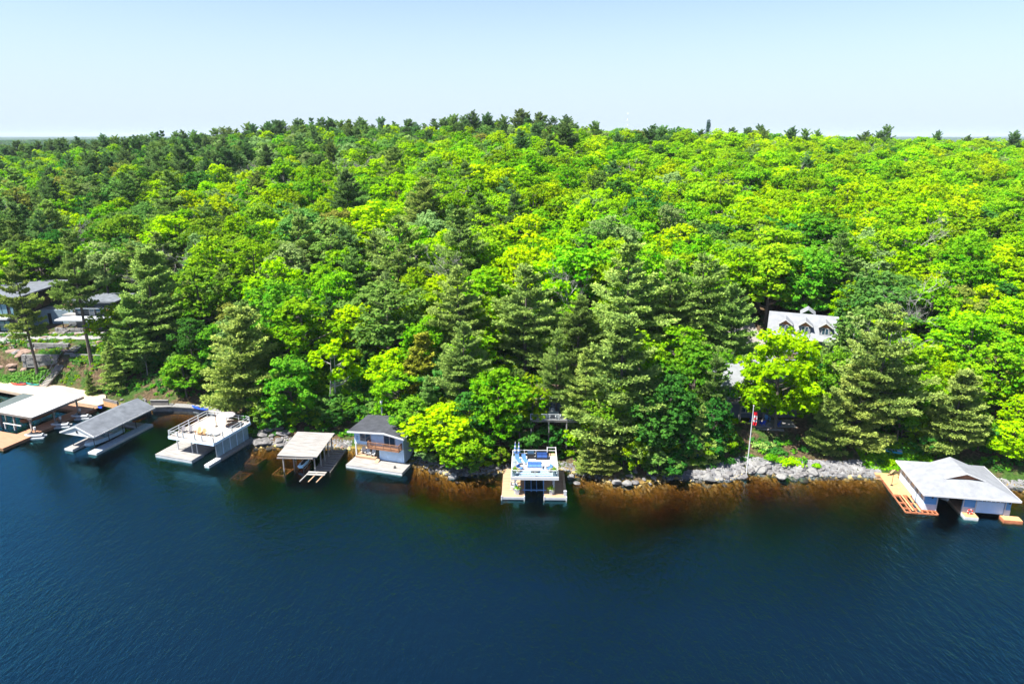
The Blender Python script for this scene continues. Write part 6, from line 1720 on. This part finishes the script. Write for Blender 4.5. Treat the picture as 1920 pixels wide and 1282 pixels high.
# ================= low shrubs, grass and ground plants
def tuft_cloud(name, pts, h, size, per, m, seed, flat=1.0):
    g = np.random.default_rng(seed); n = len(pts); pts = np.asarray(pts)
    ti = np.repeat(np.arange(n), per); k = n * per
    e = g.normal(size=(k, 3)); e[:, 2] = np.abs(e[:, 2]); e /= np.linalg.norm(e, axis=1, keepdims=True)
    hs = np.asarray(h) * np.ones(n)
    pos = pts[ti] + e * (hs[ti] * g.uniform(.4, 1, k))[:, None] * np.array([1, 1, flat])
    a, b_ = basis(e + g.normal(size=(k, 3)) * .5 + np.array([0, 0, .5]), g); s = size * g.uniform(.6, 1.3, k)[:, None]; a = a * s; b_ = b_ * s * .7
    V = np.stack([pos - a, pos - b_, pos + a, pos + b_], 1).reshape(-1, 3)
    o = bpy.data.objects.new(name, mesh_np(name, V, np.arange(4 * k).reshape(-1, 4), m, np.repeat(np.clip(g.normal(.5, .25, k), 0, 1), 4))); COL.objects.link(o); o['kind'] = 'stuff'; return o
def on_ground(xy, dz=0): xy = np.array(xy); return np.column_stack([xy, ground_z(xy[:, 0], xy[:, 1]) + dz])
g = np.random.default_rng(21)
xy = []
while len(xy) < 2600:
    x = g.uniform(-82, 80); d = g.uniform(2.2, 34) ; y = float(shore(x)) + d
    if any(abs(x - cx) < hx - 1 and abs(y - cy) < hy - 1 for cx, cy, hx, hy in GROUND_KEEP): continue
    if 46 < x < 57 and d < 5: continue
    xy.append((x, y))
xy = np.array(xy)
tuft_cloud('undergrowth', on_ground(xy[:1500]), g.uniform(.4, 1.1, 1500), .24, 34, LEAF['dark'], 1, .8)
tuft_cloud('undergrowth', on_ground(xy[1500:]), g.uniform(.4, 1.0, len(xy) - 1500), .22, 34, LEAF['bright'], 2, .8)
bank = np.column_stack([g.uniform(-122, -78, 2600), g.uniform(131, 157, 2600)])
bank = bank[(bank[:, 1] > shore(bank[:, 0]) + 2.5) & ~((np.abs(bank[:, 1] - 145.2) < 1.2)) & ~((np.abs(bank[:, 1] - 149.3) < .8) & (bank[:, 0] > -118)) & ~((np.abs(bank[:, 0] + 94.4) < 1.6) & (bank[:, 1] < 145)) & ~((bank[:, 0] < -101.5) & (bank[:, 1] > 132.5) & (bank[:, 1] < 141.5)) & ~((bank[:, 1] > 149.5) & (bank[:, 0] < -91) )]
hb = len(bank) // 2
tuft_cloud('terrace_plants', on_ground(bank[:hb]), g.uniform(.25, 1.0, hb), .15, 44, LEAF['mid'], 3, .8)
tuft_cloud('terrace_plants', on_ground(bank[hb:]), g.uniform(.25, .7, len(bank) - hb), .15, 36, LEAF['lime'], 8, .8)
low = np.column_stack([g.uniform(-118, -98, 260), g.uniform(132.5, 135.8, 260)])
tuft_cloud('bank_shrubs', on_ground(low), g.uniform(.7, 1.4, 260), .24, 60, LEAF['mid'], 4, .9)
gr = np.column_stack([g.uniform(55, 66, 1400), np.zeros(1400)]); gr[:, 1] = shore(gr[:, 0]) + g.uniform(1.5, 8, 1400)
tuft_cloud('grass', on_ground(gr), .22, .2, 12, LEAF['lime'], 5, .6)
gr2 = np.column_stack([g.uniform(-108, -84, 2200), g.uniform(170, 182, 2200)])
tuft_cloud('grass', on_ground(gr2), .3, .26, 12, LEAF['lime'], 6, .5)
for i, (u, v, r_, c, lb) in enumerate(((1480, 865, 1.5, 'yellow', 'mound of bright lime ground cover on the rocks right of the flagpole'), (1450, 858, 1.0, 'lime', 'small green mound on the rocks just right of the flagpole'), (1630, 868, .5, 'lime', 'little lime shrub on the stones below the wide grey-green pine'), (1672, 866, .6, 'yellow', 'little yellow-green shrub beside the paddle boards'),
                                       (1300, 868, .7, 'lime', 'green shrub on the pale rocks left of the flagpole'), (1318, 860, .5, 'lime', 'small shrub topmost on the pale rocks left of the flagpole'), (1428, 835, 1.3, 'palepine', 'low grey-green juniper on the bank right of the flagpole'), (1530, 872, .5, 'lime', 'tiny green plant between the big shore boulders'), (1375, 788, .9, 'yellow', 'yellow-green shrub in the shade before the lake house'),
                                       (590, 790, 1.1, 'yellow', 'yellow shrub beneath the birch trunks'), (1068, 850, .8, 'lime', 'pale green plants right of the middle boathouse stairs head'), (912, 868, .6, 'lime', 'small plant on the rocks at the foot of the shore stairs'))):
    q = None
    for yy in np.arange(88, 125, .25):
        a = (u - 960) / F; b_ = (641 - v) / F; t = yy / (CT + b_ * ST); z = CAM_H + (-ST + b_ * CT) * t
        if z <= gz(a * t, yy) + .3: q = (a * t, float(yy)); break
    if not q: continue
    o = thing('shrub', lb, 'shrub', (q[0], q[1], gz(*q)), 0)
    n = int(26 * r_ * r_) + 8; pp = np.column_stack([g.normal(0, r_ * .5, n), g.normal(0, r_ * .4, n), np.abs(g.normal(0, .15, n))])
    f = tuft_cloud('foliage', pp, .35 + .15 * r_, .15, 26, LEAF[c], 50 + i, .8); del f['kind']; f.parent = o

# far shore wood beyond the left ridge
pts = []
g = np.random.default_rng(31)
while len(pts) < 5200:
    y = g.uniform(1905, 2700); x = -y * g.uniform(.5, .86); pts.append((rnd.choice(['maple0', 'lush0', 'maple1', 'pine1', 'lush1']), rnd.choice(['dark', 'mid', 'dark']) , x, y, g.uniform(14, 22)))
pts = [(k, 'darkpine' if 'pine' in k else c, x, y, h) for k, c, x, y, h in pts]
scatter('distant_wood', pts, None)
# ---------------------------------------------------------------- air
hz = MB().box(-14000, -1200, -15, 14000, 14500, 95)
hm, ht = node_mat('air')
ho = N(ht, 'ShaderNodeOutputMaterial'); hp = N(ht, 'ShaderNodeVolumePrincipled')
hp.inputs['Color'].default_value = (0.75, 0.87, 1.0, 1); hp.inputs['Density'].default_value = 0.00005
ht.links.new(hp.outputs[0], ho.inputs['Volume'])
ho_ = hz.build('haze', hm); ho_['kind'] = 'stuff'
